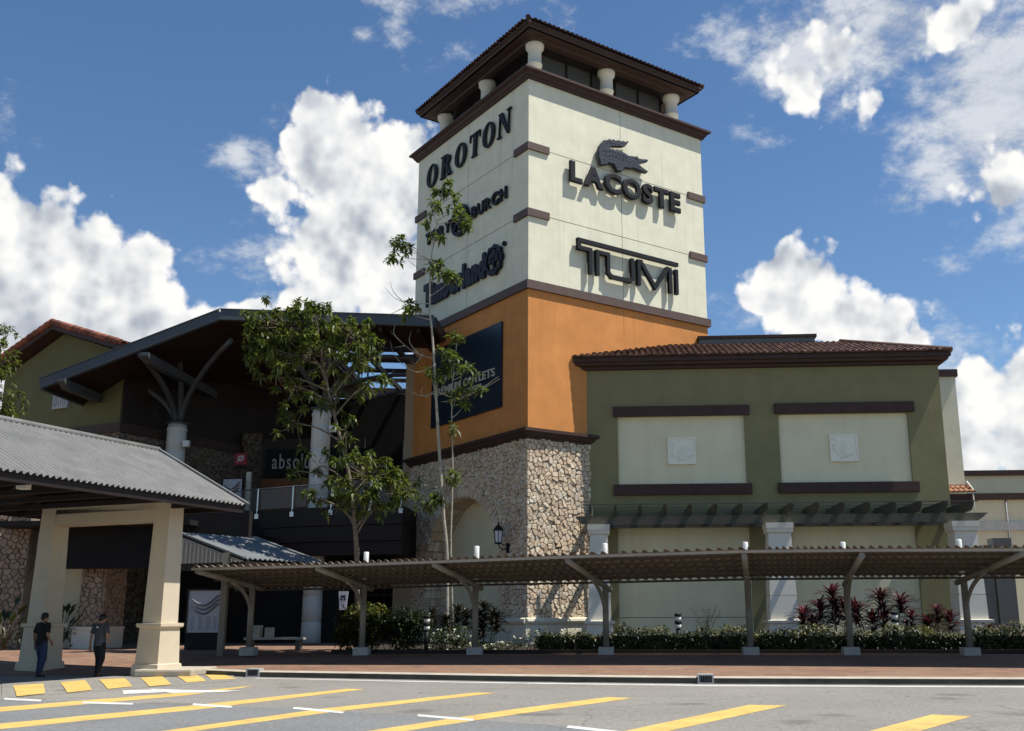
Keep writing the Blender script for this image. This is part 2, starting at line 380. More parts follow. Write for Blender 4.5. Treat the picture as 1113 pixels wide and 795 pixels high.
# ------------------------------------------------------------------ world, sun
SUN=Vector((.50,-.062,1.0)).normalized()      # towards the sun
w=bpy.data.worlds.new('World'); SC.world=w; w.use_nodes=True
T=NT(w.node_tree); bg=w.node_tree.nodes['Background']
sky=T.n('ShaderNodeTexSky'); sky.sky_type='NISHITA'; sky.sun_disc=False
sky.sun_elevation=math.asin(SUN.z); sky.sun_rotation=math.atan2(SUN.x,SUN.y)
sky.air_density=1.0; sky.dust_density=.15; sky.ozone_density=4.0; sky.altitude=0
tc=T.n('ShaderNodeTexCoord'); dirv=tc.outputs['Generated']
sp=T.n('ShaderNodeSeparateXYZ'); T.l(dirv,sp.inputs[0])
az=T.math('ARCTAN2',sp.outputs[0],sp.outputs[1]); el=T.math('ARCSINE',sp.outputs[2])
cmb=T.n('ShaderNodeCombineXYZ'); T.l(az,cmb.inputs[0]); T.l(el,cmb.inputs[1]); AE=cmb.outputs[0]
CL=[ # px, py, rx, ry, weight : cloud banks by the direction in which they stand
 (-60,290,150,105,1.5),(30,262,70,66,1.5),(110,312,95,66,1.5),(195,368,95,50,1.5),(60,390,200,90,1.5),(275,345,45,24,1.1),(150,275,30,26,.9),(0,215,40,30,1.0),
 (338,118,32,30,1.2),(368,170,74,62,1.5),(435,185,70,62,1.5),(385,258,92,84,1.5),(440,300,100,80,1.4),(350,325,60,50,1.2),(310,212,36,24,1.1),(345,150,40,40,1.2),
 (868,92,46,44,.85),(905,60,50,40,.8),(1090,205,52,46,1.0),(1040,20,60,40,.8),(940,120,34,30,.7),
 (865,310,58,50,1.5),(925,352,82,36,1.5),(975,365,44,24,1.1),(815,325,28,20,.75),(845,290,30,26,1.1),
 (1095,430,80,66,1.2),(1140,480,90,60,1.2),(1062,500,40,34,1.0),(1045,455,44,60,.85),
  (-300,200,200,110,1.2),(1420,250,190,130,1.2),(1700,120,240,120,1.0),(-700,300,260,120,1.2),(560,-500,300,120,.8),(1500,-500,260,140,.8),(-300,-500,260,110,.8)]
VEIL=[(480,-6,120,56,1.0),(880,50,120,90,1.3),(1000,20,180,85,1.5),(1090,110,140,140,1.6),(830,15,70,60,.9),(985,218,50,34,.85),(262,168,46,34,.85),(292,190,34,60,.7),(392,38,26,16,.8),(4,130,22,34,.8),(42,152,18,14,.75),(345,300,120,70,.9),(1060,440,110,90,.9),(810,330,46,30,.8)]
def field(vec,CL):
    cur=None
    for (px,py,rx,ry,wt) in CL:
        d=ray(px,py).normalized(); a0=math.atan2(d.x,d.y); e0=math.asin(d.z)
        mp=T.n('ShaderNodeMapping'); mp.vector_type='POINT'
        k=1150.0; sx=k/rx; sy=k/ry
        mp.inputs['Scale'].default_value=(sx,sy,1); mp.inputs['Location'].default_value=(-a0*sx,-e0*sy,0)
        T.l(vec,mp.inputs[0])
        ln=T.n('ShaderNodeVectorMath',operation='LENGTH'); T.l(mp.outputs[0],ln.inputs[0])
        f=T.math('MULTIPLY',T.math('SUBTRACT',1.22,ln.outputs['Value']),wt)
        cur=f if cur is None else T.math('SMOOTH_MAX',cur,f)
    return cur
def fbm(vec,scale,detail,rough,lac=2.1):
    nd=T.n('ShaderNodeTexNoise',noise_dimensions='2D',i_Scale=scale,i_Detail=detail,i_Roughness=rough,i_Lacunarity=lac); T.l(vec,nd.inputs['Vector']); return nd.outputs['Fac']
fld=field(AE,CL)
def billow(vec):
    vo=T.n('ShaderNodeTexVoronoi',feature='SMOOTH_F1',voronoi_dimensions='2D',i_Scale=25.0,i_Smoothness=.45,i_Detail=2.0,i_Roughness=.5); T.l(vec,vo.inputs['Vector'])
    return T.math('SUBTRACT',.55,vo.outputs['Distance'])
n1=fbm(AE,15,10,.56); n2=billow(AE)
def dens(base,a,b): return T.math('ADD',base,T.math('ADD',T.math('MULTIPLY',T.math('SUBTRACT',a,.5),1.15),T.math('MULTIPLY',b,.80)))
nf=fbm(AE,60,6,.6); den=T.math('ADD',dens(fld,n1,n2),T.math('MULTIPLY',T.math('SUBTRACT',nf,.5),.42))
mask=T.n('ShaderNodeMapRange',interpolation_type='SMOOTHSTEP'); T.l(den,mask.inputs[0]); mask.inputs[1].default_value=.22; mask.inputs[2].default_value=.58
# self shadowing of the cloud: compare the density with the density a step towards the sun
off=T.n('ShaderNodeVectorMath',operation='ADD'); off.inputs[1].default_value=(.018,.022,0); T.l(AE,off.inputs[0])
n1b=fbm(off.outputs[0],15,5,.5); n2b=billow(off.outputs[0])
n3=fbm(AE,8,3,.5); n3b=fbm(off.outputs[0],8,3,.5)
sh=T.math('ADD',T.math('ADD',T.math('MULTIPLY',T.math('SUBTRACT',n1,n1b),.30),T.math('MULTIPLY',T.math('SUBTRACT',n2,n2b),.50)),T.math('MULTIPLY',T.math('SUBTRACT',n3,n3b),1.0))
deep=T.n('ShaderNodeMapRange'); T.l(den,deep.inputs[0]); deep.inputs[1].default_value=.45; deep.inputs[2].default_value=1.7; deep.inputs[3].default_value=.85; deep.inputs[4].default_value=.55
lit=T.math('ADD',T.math('ADD',deep.outputs[0],T.math('MULTIPLY',sh,1.05)),T.math('MULTIPLY',T.math('SUBTRACT',nf,.5),.22))
litc=T.ramp(lit,[(.15,(.33,.37,.44)),(.45,(.52,.56,.62)),(.72,(.80,.815,.83)),(.95,(1.0,.99,.97))])
skm=T.n('ShaderNodeVectorMath',operation='SCALE'); skm.inputs['Scale'].default_value=1.24; hs=T.n('ShaderNodeHueSaturation',i_Saturation=1.10); T.l(sky.outputs[0],hs.inputs['Color']); T.l(hs.outputs[0],skm.inputs[0])
clm=T.n('ShaderNodeVectorMath',operation='SCALE'); clm.inputs['Scale'].default_value=10.2; T.l(litc,clm.inputs[0])
wsp=T.n('ShaderNodeMapping'); wsp.inputs['Scale'].default_value=(1,1.7,1); wsp.inputs['Rotation'].default_value=(0,0,.5); T.l(AE,wsp.inputs[0])
v1=fbm(wsp.outputs[0],11,8,.62)
vd=T.math('ADD',T.math('MULTIPLY',field(AE,VEIL),.75),T.math('MULTIPLY',T.math('SUBTRACT',v1,.52),3.2))
vm=T.n('ShaderNodeMapRange',interpolation_type='SMOOTHSTEP'); T.l(vd,vm.inputs[0]); vm.inputs[1].default_value=.15; vm.inputs[2].default_value=1.25; vm.inputs[4].default_value=.88
vc=T.ramp(v1,[(.40,(.52,.57,.65)),(.62,(.80,.83,.87))])
vs_=T.n('ShaderNodeVectorMath',operation='SCALE'); vs_.inputs['Scale'].default_value=9.6; T.l(vc,vs_.inputs[0])
base=T.mix(vm.outputs[0],skm.outputs[0],vs_.outputs[0])
T.l(T.mix(mask.outputs[0],base,clm.outputs[0]),bg.inputs[0]); bg.inputs[1].default_value=.075
w.cycles.sampling_method='MANUAL'; w.cycles.sample_map_resolution=256
sd=bpy.data.lights.new('sun','SUN'); sd.energy=5.0; sd.angle=R_(.53); sd.color=(1,.955,.88)
so=bpy.data.objects.new('sun',sd); C.objects.link(so); so.rotation_euler=SUN.to_track_quat('Z','Y').to_euler(); so.location=(20,-5,60)
SC.view_settings.view_transform='Standard'; SC.view_settings.look='None'; SC.view_settings.exposure=0.40; SC.view_settings.gamma=1
SC.cycles.max_bounces=6; SC.cycles.transparent_max_bounces=10

# ------------------------------------------------------------------ ground
KERB=[(-13.3,30.2),(-12.4,29.3),(-10.2,27.95),(-6.6,27.05),(-2.6,25.95),(2.1,25.1),(9.2,24.6),(16,24.3),(45,23.6)]
def lerp_poly(poly,x):
    for (x0,y0),(x1,y1) in zip(poly,poly[1:]):
        if x<=x1: return y0+(y1-y0)*max(0,(x-x0))/(x1-x0)
    return poly[-1][1]
def paving_z(X,Y):
    a=.142+.258*min(1,max(0,(Y-lerp_poly(KERB,X)-.35)/5.2))
    if X<-12.6:
        b=.012+.388*min(1,max(0,(Y-28.8)/5.0)); k=min(1,(-12.6-X)/.9); a=a*(1-k)+b*k
    return a
m=M(); m.add([(-900,-60,0),(900,-60,0),(900,3000,0),(-900,3000,0)],[(0,1,2,3)])
road=m.build('road',MT['asphalt'],fix=False); tag(road,kind='structure')
m=M()
def pv(u,v):
    X=-60+105*u
    yf=lerp_poly(KERB,X)+.34 if X>-12.6 else (28.7 if X<-13.2 else 28.7+(X+13.2)/.6*.95)
    Y=yf+(62-yf)*v**1.6
    return (X,Y,paving_z(X,Y))
m.grid(pv,210,26,False); tag(m.build('brick_pavement',MT['brick'],fix=False),kind='structure')
# kerb as one profile swept along the line
m=M(); rings=[]; ktop=[]; ktop2=[]; ktop3=[]
pts=[]
for (x0,y0),(x1,y1) in zip(KERB,KERB[1:]):
    n=max(2,int((x1-x0)/.9))
    pts+=[(x0+(x1-x0)*i/n,y0+(y1-y0)*i/n) for i in range(n)]
pts.append(KERB[-1])
for i,(x,y) in enumerate(pts):
    z=paving_z(x,y+.3)
    z=min(.15,max(.13,z)) if i>2 else .13
    wob=.006*math.sin(i*1.7)
    rings.append([(x,y+wob,-.05),(x,y+.012+wob,z-.03),(x,y+.03+wob,z-.004),(x,y+.38,z-.004),(x,y+.38,-.05)])
    ktop.append((x,y+.004+wob,z-.012)); ktop2.append((x,y+.05+wob,z+.006)); ktop3.append((x,y+.42,z+.012))
m.loft(rings,False); kerb=m.build('kerb',MT['kerb_face']); tag(kerb,kind='structure')
n=len(ktop); m=M(); m.add(ktop+ktop2+ktop3,[(l*n+i,l*n+i+1,(l+1)*n+i+1,(l+1)*n+i) for l in (0,1) for i in range(n-1)]); m.build('kerb_top',MT['kerb'],kerb)
m=M()
m.box(-13.2,-11.6,27.75,29.6,0.0,.20); 
tag(m.build('kerb_island',MT['kerb'],bevel=.05),kind='structure')
# the parking bays are an older, greyer asphalt than the lane
m=M(); ed=[(-60,33),(-16,21.9),(-12.4,20.5),(-9.2,19.55),(-5.8,18.55),(-3.3,17.25),(-.77,15.7),(1.5,14.0),(6,10.0),(16,0)]
m.add([(x,y,.002) for x,y in ed]+[(16,-40,.002),(-60,-40,.002)],[tuple(range(len(ed)+2))]); tag(m.build('parking_bays',MT['bay'],fix=False),kind='structure')
# painted lines
def quad_on_road(name,px,mat,z=.004,extend=0):
    P=[atz(x,y) for x,y in px]
    if extend:
        d=(P[0]-P[1]).normalized(); P[0]=P[0]+d*extend; d=(P[-1]-P[-2]).normalized(); P[-1]=P[-1]+d*extend
    mm=M(); 
    mm.add([(p.x,p.y,z) for p in P],[tuple(range(len(P)))])
    return mm.build(name,mat,road,fix=False)
for px,e in ([(0,769),(200,753),(277,745.3),(262,748.3),(200,756.5),(0,774)],0),\
  ([(0,787),(216,766.5),(377,749),(397,749.5),(216,771.5),(0,793)],2),\
  ([(176,795),(352,770.5),(518,753),(540,753.5),(352,775.5),(211,795)],3),\
  ([(400,795),(553,772),(661,758),(688,759.2),(553,778),(440,795)],3),\
  ([(679,795),(814,766.5),(855,767),(727,795)],4),([(945,795),(1013,777),(1056,779),(1000,795)],4),([(1208,800),(1262,786),(1306,788),(1262,800)],4):
    quad_on_road('yellow_line',px,MT['yellow'],extend=e)
for px in [(5,759),(45,761),(44,763),(4,761)],[(90,763),(145,764.6),(144,766.5),(89,765)],[(210,765),(253,768),(251,770),(209,767)],[(320,769),(375,774),(372,776),(318,771)],[(455,777),(516,782),(513,784.2),(453,779)],[(618,789),(680,796),(676,798.6),(615,791.5)],\
  [(133,751),(178,749.6),(185,752.5),(134,755)],[(160,749),(200,750.5),(262,751.2),(240,753),(186,754)]:
    quad_on_road('white_mark',px,MT['roadwhite'],z=.006+.0015*(px[0][1]<752)+.0015*(px[0][0]==160))
quad_on_road('edge_line',[(277,737.6),(420,740.8),(560,743.3),(770,746),(1113,747.6),(1300,748.5),(1300,747.2),(1113,746.4),(770,744.9),(560,742.4),(420,740.1),(277,737.2)],MT['roadwhite'])
# speed hump with yellow blocks
hump=[]
HA=[(10,757),(70,754),(115,750),(160,747),(203,743.5),(240,739)]; HB=[(14,744.5),(64,741),(107,738),(152,736.5),(190,734),(225,732.5)]
def hump_pt(u,v):
    k=u*(len(HA)-1); i=min(int(k),len(HA)-2); f=k-i
    a=Vector(HA[i]).lerp(Vector(HA[i+1]),f); b=Vector(HB[i]).lerp(Vector(HB[i+1]),f); p=a.lerp(b,v)
    q=atz(*p); return Vector((q.x,q.y,.003+.05*math.sin(math.pi*v)))
for k,(a,b,c,d) in enumerate([((18,758),(49,755),(47,744),(14,746)),((73,754),(100,751),(92,740),(65,742.5)),((117,750),(144,747),(135,738),(107,739.5)),((162,747),(186,745),(176,736),(152,737.5)),((203,743),(224,741),(213,734),(190,735)),((230,739.8),(257,738.8),(243,734.4),(222,734.2))]):
    P=[atz(*q) for q in (a,b,c,d)]; mm=M()
    def bp(u,v):
        p=(P[0].lerp(P[1],u)).lerp(P[3].lerp(P[2],u),v); return (p.x,p.y,.012+.022*math.sin(math.pi*(.1+.8*v)))
    mm.grid(bp,4,8); mm.build('hump_block',MT['yellow'],road,fix=False)
mm=M()
def hb(u,v):
    a=atz(2+255*u,758-18*u); b=atz(2+250*u,743-10.5*u); p=a.lerp(b,v*1.12-.06)
    return (p.x,p.y,.0035+.018*max(0,math.sin(math.pi*v)))
mm.grid(hb,16,10); mm.build('speed_hump',MT['asphalt'],road,fix=False)
# drain inlets in the kerb
for k,(x,y,lab) in enumerate(((269.5,735,'square iron drain inlet set in the kerb near the portico column'),(766,740.5,'square iron drain inlet set in the kerb below the green wall'))):
    p=atz(x,y+2); p.y=lerp_poly(KERB,p.x)-.02; r=root('drain_inlet',(p.x,p.y,0),lab,'drain','kerb drain inlets',rz=-.06)
    mm=M(); mm.ringprism([(-.19,0),(.19,0),(.19,.22),(-.19,.22)],[(-.15,.03),(.15,.03),(.15,.19),(-.15,.19)],(0,-.04,0),(1,0,0),(0,0,1),(0,.3,0)); mm.build('frame',MT['block'],r)
    mm=M(); 
    for i in range(6): mm.box(-.14+i*.05,-.115+i*.05,-.03,.0,.03,.19)
    mm.build('grating',MT['steel'],r); mm=M(); mm.box(-.15,.15,.03,.2,.03,.19); mm.build('opening',MT['dark'],r)

# ------------------------------------------------------------------ tower
TX,TY,TA,W=-3.632,41.0,.6767,10.5
tower=root('sign_tower',(TX,TY,0),'tall square cream and orange tower on a rough stone base with a tiled roof terrace','tower',rz=TA)
def hit(px,py,side,o=0.0):
    """(s,z) on the tower face: side 'R' or 'L'"""
    dR=Vector((math.cos(TA),math.sin(TA),0)); dL=Vector((-math.sin(TA),math.cos(TA),0))
    n=Vector((dR.y,-dR.x,0)) if side=='R' else -dR
    b=Vector((TX,TY,0))+n*o; q=ray(px,py); t=(b-Vector((0,0,0))).dot(n)/q.dot(n); P=Vector((0,0,EYE))+q*t
    d=dR if side=='R' else dL
    return (P-Vector((TX,TY,0))).dot(d),P.z
FR=lambda s,z,d=0: (s,-d,z)      # right face, depth d outwards
FL=lambda s,z,d=0: (-d,s,z)      # left face
m=M(); m.box(0,W,0,W,9.0,15.3); m.build('orange_wall',MT['orange'],tower)
m=M(); m.box(0.0,W,0.0,W,15.5,25.3); m.build('cream_wall',MT['cream'],tower)
# stone base with the arch
AC,AR,AS=5.27,3.3,3.5
m=M(); m.box(1.5,W,0,W+.25,.2,9.05); m.box(0,1.5,0,AC-AR,.2,8.85); m.box(0,1.5,AC+AR,W+.25,.2,8.85)
N=20; arc=[(AC-AR*math.cos(math.pi*i/N),AS+AR*math.sin(math.pi*i/N)) for i in range(N+1)]
for (a,b),(c,d) in zip(arc,arc[1:]): m.prism([(a,b),(c,d),(c,8.85),(a,8.85)],(0,0,0),(0,1,0),(0,0,1),(1.5,0,0))
core=m.build('stone_base',MT['mortar'],tower)
m=M(); m.box(1.05,1.49,AC-AR+.0,AC+AR,.3,AS+AR+.1); m.build('arch_recess_wall',MT['beige'],tower)
def clip(poly,px,py,nx,ny):
    out=[]
    for i in range(len(poly)):
        a=poly[i];b=poly[(i+1)%len(poly)]
        da=(a[0]-px)*nx+(a[1]-py)*ny; db=(b[0]-px)*nx+(b[1]-py)*ny
        if da<=0: out.append(a)
        if (da<0)!=(db<0) and da!=db:
            t=da/(da-db); out.append((a[0]+(b[0]-a[0])*t,a[1]+(b[1]-a[1])*t))
    return out
def stones(m,fn,s0,s1,z0,z1,cw,ch,rnd,hole=None,jit=.85):
    nx=int((s1-s0)/cw)+1; nz=int((z1-z0)/ch)+1; P={}
    for i in range(-1,nx+1):
        for j in range(-1,nz+1):
            P[i,j]=(s0+(i+.5+(rnd.random()-.5)*jit+(.5 if j%2 else 0)*.8)*cw, z0+(j+.5+(rnd.random()-.5)*jit)*ch)
    EL={k:(rnd.choice((0,0,.12,1.57,1.5,.75,-.75,.4,-.4))+rnd.uniform(-.2,.2),rnd.uniform(1.25,1.75)) for k in P}
    def rad(k,dx,dz):
        t,e=EL[k]; c=dx*math.cos(t)+dz*math.sin(t); q=-dx*math.sin(t)+dz*math.cos(t); return 1/math.sqrt((c/e)**2+(q*e)**2)
    for (i,j),(x,y) in P.items():
        poly=[(s0,z0),(s1,z0),(s1,z1),(s0,z1)]
        for di in (-2,-1,0,1,2):
            for dj in (-2,-1,0,1,2):
                q=P.get((i+di,j+dj))
                if q is None or (di==0 and dj==0): continue
                dx,dz=q[0]-x,q[1]-y; l=math.hypot(dx,dz)
                if l<1e-4: continue
                ra=rad((i,j),dx/l,dz/l); rb=rad((i+di,j+dj),dx/l,dz/l); f=ra/(ra+rb)
                poly=clip(poly,x+dx*f,y+dz*f,dx,dz)
                if len(poly)<3: break
            if len(poly)<3: break
        if len(poly)<3: continue
        cx=sum(p[0] for p in poly)/len(poly); cz=sum(p[1] for p in poly)/len(poly)
        if hole and hole(cx,cz): continue
        r=max(math.hypot(p[0]-cx,p[1]-cz) for p in poly)
        if r<.05: continue
        g=.013
        base=[]
        for p in poly:
            d=math.hypot(p[0]-cx,p[1]-cz); k=max(.3,1-g/max(d,.05)); base.append((cx+(p[0]-cx)*k,cz+(p[1]-cz)*k))
        ta,tb=(rnd.random()-.5)*.16,(rnd.random()-.5)*.20; D=.055+rnd.random()*.055
        n=len(base); top=[]
        for p in base:
            q=(cx+(p[0]-cx)*.84,cz+(p[1]-cz)*.84); top.append((q[0],q[1],D+ta*(q[0]-cx)+tb*(q[1]-cz)))
        mid=[(p[0],p[1],max(.01,(D+ta*(p[0]-cx)+tb*(p[1]-cz))*.72)) for p in base]
        vs=[fn(p[0],p[1],-.02) for p in base]+[fn(*p) for p in mid]+[fn(*p) for p in top]
        fs=[]
        for lv in (0,1):
            for k in range(n): fs.append((lv*n+k,lv*n+(k+1)%n,(lv+1)*n+(k+1)%n,(lv+1)*n+k))
        fs.append(tuple(2*n+k for k in range(n)))
        m.add(vs,fs)
rnd=random.Random(3)
inarch=lambda s,z: (abs(s-AC)<AR+.0 and (z<AS or math.hypot(s-AC,z-AS)<AR+.02))
m=M(); stones(m,FR,-.07,W*.36,1.3,8.75,.245,.185,rnd); m.build('stone_cladding',MT['stone'],tower,label='sunlit rough buff flagstone cladding')
m=M(); stones(m,FL,-.0,W+.22,1.3,8.75,.245,.185,rnd,hole=lambda s,z: inarch(s,z) or math.hypot(s-AC,max(0,z-AS))<AR+.32 and z>AS); m.build('stone_cladding',MT['stone'],tower,label='shaded flagstone cladding around an arch')
m=M()   # arch ring stones and soffit
K=30
for i in range(K):
    a0=math.pi*(i+.06)/K; a1=math.pi*(i+.94)/K; r0=AR; r1=AR+.34+rnd.random()*.06
    poly=[(AC-r0*math.cos(a0),AS+r0*math.sin(a0)),(AC-r0*math.cos(a1),AS+r0*math.sin(a1)),(AC-r1*math.cos(a1),AS+r1*math.sin(a1)),(AC-r1*math.cos(a0),AS+r1*math.sin(a0))]
    m.prism(poly,(.02,0,0),(0,1,0),(0,0,1),(-.09-rnd.random()*.03,0,0))
for i in range(26):      # jamb and soffit stones
    for j in range(4):
        if i<20: a0=math.pi*(i+.05)/20; a1=math.pi*(i+.93)/20; q=[(AC-(AR)*math.cos(a),AS+(AR)*math.sin(a)) for a in (a0,a1)]; qi=[(AC-(AR-.05)*math.cos(a),AS+(AR-.05)*math.sin(a)) for a in (a0,a1)]
        else:
            z0=1.3+(i-20)*.36; z1=z0+.33
            q=[(AC+AR,z0),(AC+AR,z1)]; qi=[(AC+AR-.05,z0),(AC+AR-.05,z1)]
        x0=.0+j*.26; x1=x0+.24
        m.add([(x0,*q[0]),(x1,*q[0]),(x1,*q[1]),(x0,*q[1]),(x0,*qi[0]),(x1,*qi[0]),(x1,*qi[1]),(x0,*qi[1])],[(0,1,2,3),(4,5,6,7),(0,1,5,4),(1,2,6,5),(2,3,7,6),(3,0,4,7)])
m.build('arch_surround',MT['stone'],tower)
# cream plinth with rounded cap
for side,fn,a,b in (('R',FR,-.2,3.2),('L',FL,-.2,AC-AR+.1),('L',FL,AC+AR-.1,W+.4)):
    m=M(); prof=[(0,.2),(.24,.2),(.20,1.22),(.27,1.27),(.31,1.36),(.29,1.45),(.20,1.50),(0,1.50)]
    rings=[[fn(s,z,d) for d,z in prof] for s in (a,b)]
    m.loft(rings,False); m.build('plinth',MT['plinth'],tower)
# mouldings
def band(name,z0,prof,mat,inset=0):
    """profile (out,z) swept round the four faces"""
    m=M(); rings=[]
    for cx,cy,sx,sy in ((0,0,-1,-1),(W,0,1,-1),(W,W,1,1),(0,W,-1,1),(0,0,-1,-1)):
        rings.append([(cx+sx*(d-inset),cy+sy*(d-inset),z) for d,z in prof])
    m.loft(rings,False,cap=False); return m.build(name,mat,tower)
band('stone_cornice',0,[(-.1,8.70),(.08,8.70),(.12,8.78),(.20,8.84),(.25,8.95),(.34,9.0),(.34,9.13),(-.1,9.16)],MT['brown'])
band('brown_band',0,[(-.1,15.22),(.13,15.22),(.13,15.60),(-.1,15.64)],MT['brown2'])
band('roof_cornice',0,[(-.3,25.12),(.12,25.12),(.14,25.20),(.20,25.24),(.25,25.36),(.40,25.44),(.40,25.54),(-.3,25.60)],MT['brown'])
for zc in (21.85,18.72):
    m=M(); m.box(-.10,1.07,-.10,.02,zc-.17,zc+.17); m.box(-.10,.02,.02,1.07,zc-.17,zc+.17); m.build('corner_trim',MT['brown2'],tower)
    m=M(); m.box(9.46,W+.10,-.10,.02,zc-.17,zc+.17); m.box(W-.02,W+.10,.02,1.0,zc-.17,zc+.17); m.build('corner_trim',MT['brown2'],tower)
    m=M(); m.box(-.10,.02,9.46,W+.10,zc-.17,zc+.17); m.build('corner_trim',MT['brown2'],tower)
    m=M(); m.box(1.07,9.46,-.003,.01,zc-.012,zc+.012); m.box(-.003,.01,1.07,9.46,zc-.012,zc+.012); m.build('wall_joint',MT['brown2'],tower)
for q in ((5.235,5.255,-.003,.01,15.6,25.1),(5.24,5.255,-.003,.01,13.9,15.2),(-.003,.01,5.24,5.255,15.6,25.1)):
    m=M(); m.box(*q); m.build('wall_joint',MT['brown2'],tower)
# roof terrace
m=M(); m.box(.1,W-.1,.1,W-.1,25.32,25.75); m.build('terrace_floor',MT['cream'],tower)
for cx,cy in [(a,b) for a in (1.0,5.25,9.5) for b in (1.0,5.25,9.5) if not (a==5.25 and b==5.25)]:
    m=M(); m.lathe([(.33,25.7),(.33,26.55),(.36,26.57),(.36,26.62),(.32,26.64),(.31,27.25),(.34,27.32),(.42,27.42),(.44,27.58),(.42,27.70),(.36,27.76)],cx,cy,24); m.build('column',MT['white'],tower)
m=M(); m.box(-.02,W+.02,-.02,W+.02,27.74,27.84); m.build('roof_soffit',MT['deck'],tower)
band('roof_fascia',0,[(-.9,27.62),(-.55,27.62),(-.5,27.72),(-.08,27.74),(.02,27.74),(.05,27.86),(.14,27.90),(.15,28.0),(-.6,28.04)],MT['brown'])
for x0,x1,y0,y1 in ((1.7,9.3,1.6,1.66),(1.6,1.66,1.7,9.3)):
    m=M(); m.box(x0,x1,y0,y1,25.75,27.7); m.build('glass_screen',MT['pane'],tower)
for k in range(6):
    m=M(); m.box(1.7+k*1.5,1.79+k*1.5,1.53,1.60,25.75,27.73); m.build('mullion',MT['deck'],tower)
    m=M(); m.box(1.53,1.60,1.75+k*1.5,1.84+k*1.5,25.75,27.73); m.build('mullion',MT['deck'],tower)
def barrel(m,o,ux,us,width,length,r,rnd,lap=.42):
    """rows of half-round tiles: columns run up the slope us"""
    o=Vector(o);ux=Vector(ux).normalized();us=Vector(us).normalized();nn=ux.cross(us).normalized()
    if nn.z<0: nn=-nn
    n=int(round(width/(2*r))); 
    for i in range(n):
        x=(i+.5)*width/n; Lc=length(x)
        if Lc<.15: continue
        k=max(1,int(math.ceil(Lc/lap)))
        for j in range(k):
            a=j*lap; b=min(Lc,(j+1)*lap+.05)
            wob=(rnd.random()-.5)*.012
            vs=[]
            for (t,rr,h) in ((a-(.05 if j==0 else 0),r*1.02,.030),(b,r*.86,.0)):
                for q in range(7):
                    g=math.pi*q/6
                    vs.append(o+ux*(x+wob-rr*math.cos(g))+us*t+nn*(h+rr*math.sin(g)*.72))
            m.add(vs,[(q,q+1,q+8,q+7) for q in range(6)]+[(0,1,2,3,4,5,6)],True)
rnd=random.Random(5)
m=M(); ov=.20; pitch=.42
for (ox,oy,ux,us) in ((-ov,-ov,(1,0,0),(0,1,pitch)),(W+ov,-ov,(0,1,0),(-1,0,pitch)),(W+ov,W+ov,(-1,0,0),(0,-1,pitch)),(-ov,W+ov,(0,-1,0),(1,0,pitch))):
    barrel(m,(ox,oy,28.02),ux,us,W+2*ov,lambda x: min(x,W+2*ov-x)*math.sqrt(1+pitch*pitch),.13,rnd)
m.build('roof_tiles',MT['tile_dark'],tower,fix=False)
m=M(); h=(W+.3)/2*pitch; a=-.15;b=W+.15; m.add([(a,a,28.0),(b,a,28.0),(b,b,28.0),(a,b,28.0),(W/2,W/2,28.0+h)],[(0,1,4),(1,2,4),(2,3,4),(3,0,4)]); m.build('roof_deck',MT['tile_dark'],tower)
m=M()
for c in ((a,a),(b,a),(b,b),(a,b)):
    m.tube([(c[0]*1.01,c[1]*1.01,28.12),(W/2,W/2,28.1+h)],.12,8)
m.build('hip_ridge',MT['tile_dark'],tower)

# ------------------------------------------------------------------ tower signs
def on_face(fn,d0,d1,flip=False):
    if flip: return lambda s,z,d: fn(-s,z,d0+(d1-d0)*d)
    return lambda s,z,d: fn(s,z,d0+(d1-d0)*d)
def face_root(name,label,cat,group):
    return root(name,(TX,TY,0),label,cat,group,rz=TA)
GS='raised signs on the tower faces'
sg=face_root('wall_sign','heavy rounded black letters under a crocodile emblem on the sunlit cream tower face','sign',GS)
word('LACOSTE',2.10,8.76,20.62,21.66,.022,on_face(FR,.11,.29),MT['black'],sg,gap=.07,extr=.07,bev=.03)
croc_pts=[(5.52,23.54),(5.34,23.44),(5.2,23.47),(5.05,23.39),(4.9,23.42),(4.74,23.33),(4.62,23.38),(4.5,23.3),(4.36,23.32),(4.22,23.21),(4.05,23.17),(3.94,23.03),(3.77,22.79),(3.68,22.52),(3.69,22.23),(3.77,22.05),(3.8,21.86),(3.95,21.87),(4.23,21.97),(4.28,22.07),(4.61,22.07),(4.71,21.93),(4.81,21.79),(5.05,21.84),(5.21,21.97),(5.23,22.08),(5.52,22.13),(5.84,22.21),(6.12,22.18),(6.44,22.16),(6.62,22.18),(6.7,22.29),(6.56,22.34),(6.34,22.41),(6.16,22.48),(6.24,22.57),(6.53,22.71),(6.66,22.76),(6.72,22.85),(6.65,22.91),(6.36,22.84),(6.14,22.81),(6.03,22.90),(5.85,22.84),(5.71,22.82),(5.53,22.78),(5.32,22.84),(5.11,22.89),(4.76,22.86),(4.49,22.82),(4.38,22.86),(4.49,22.96),(5.05,23.09),(5.3,23.19),(5.51,23.45)]
m=M(); n=len(croc_pts)
cen=(5.0,22.4)
vs=[FR(a,b,.13) for a,b in croc_pts]+[FR(a,b,.27) for a,b in croc_pts]
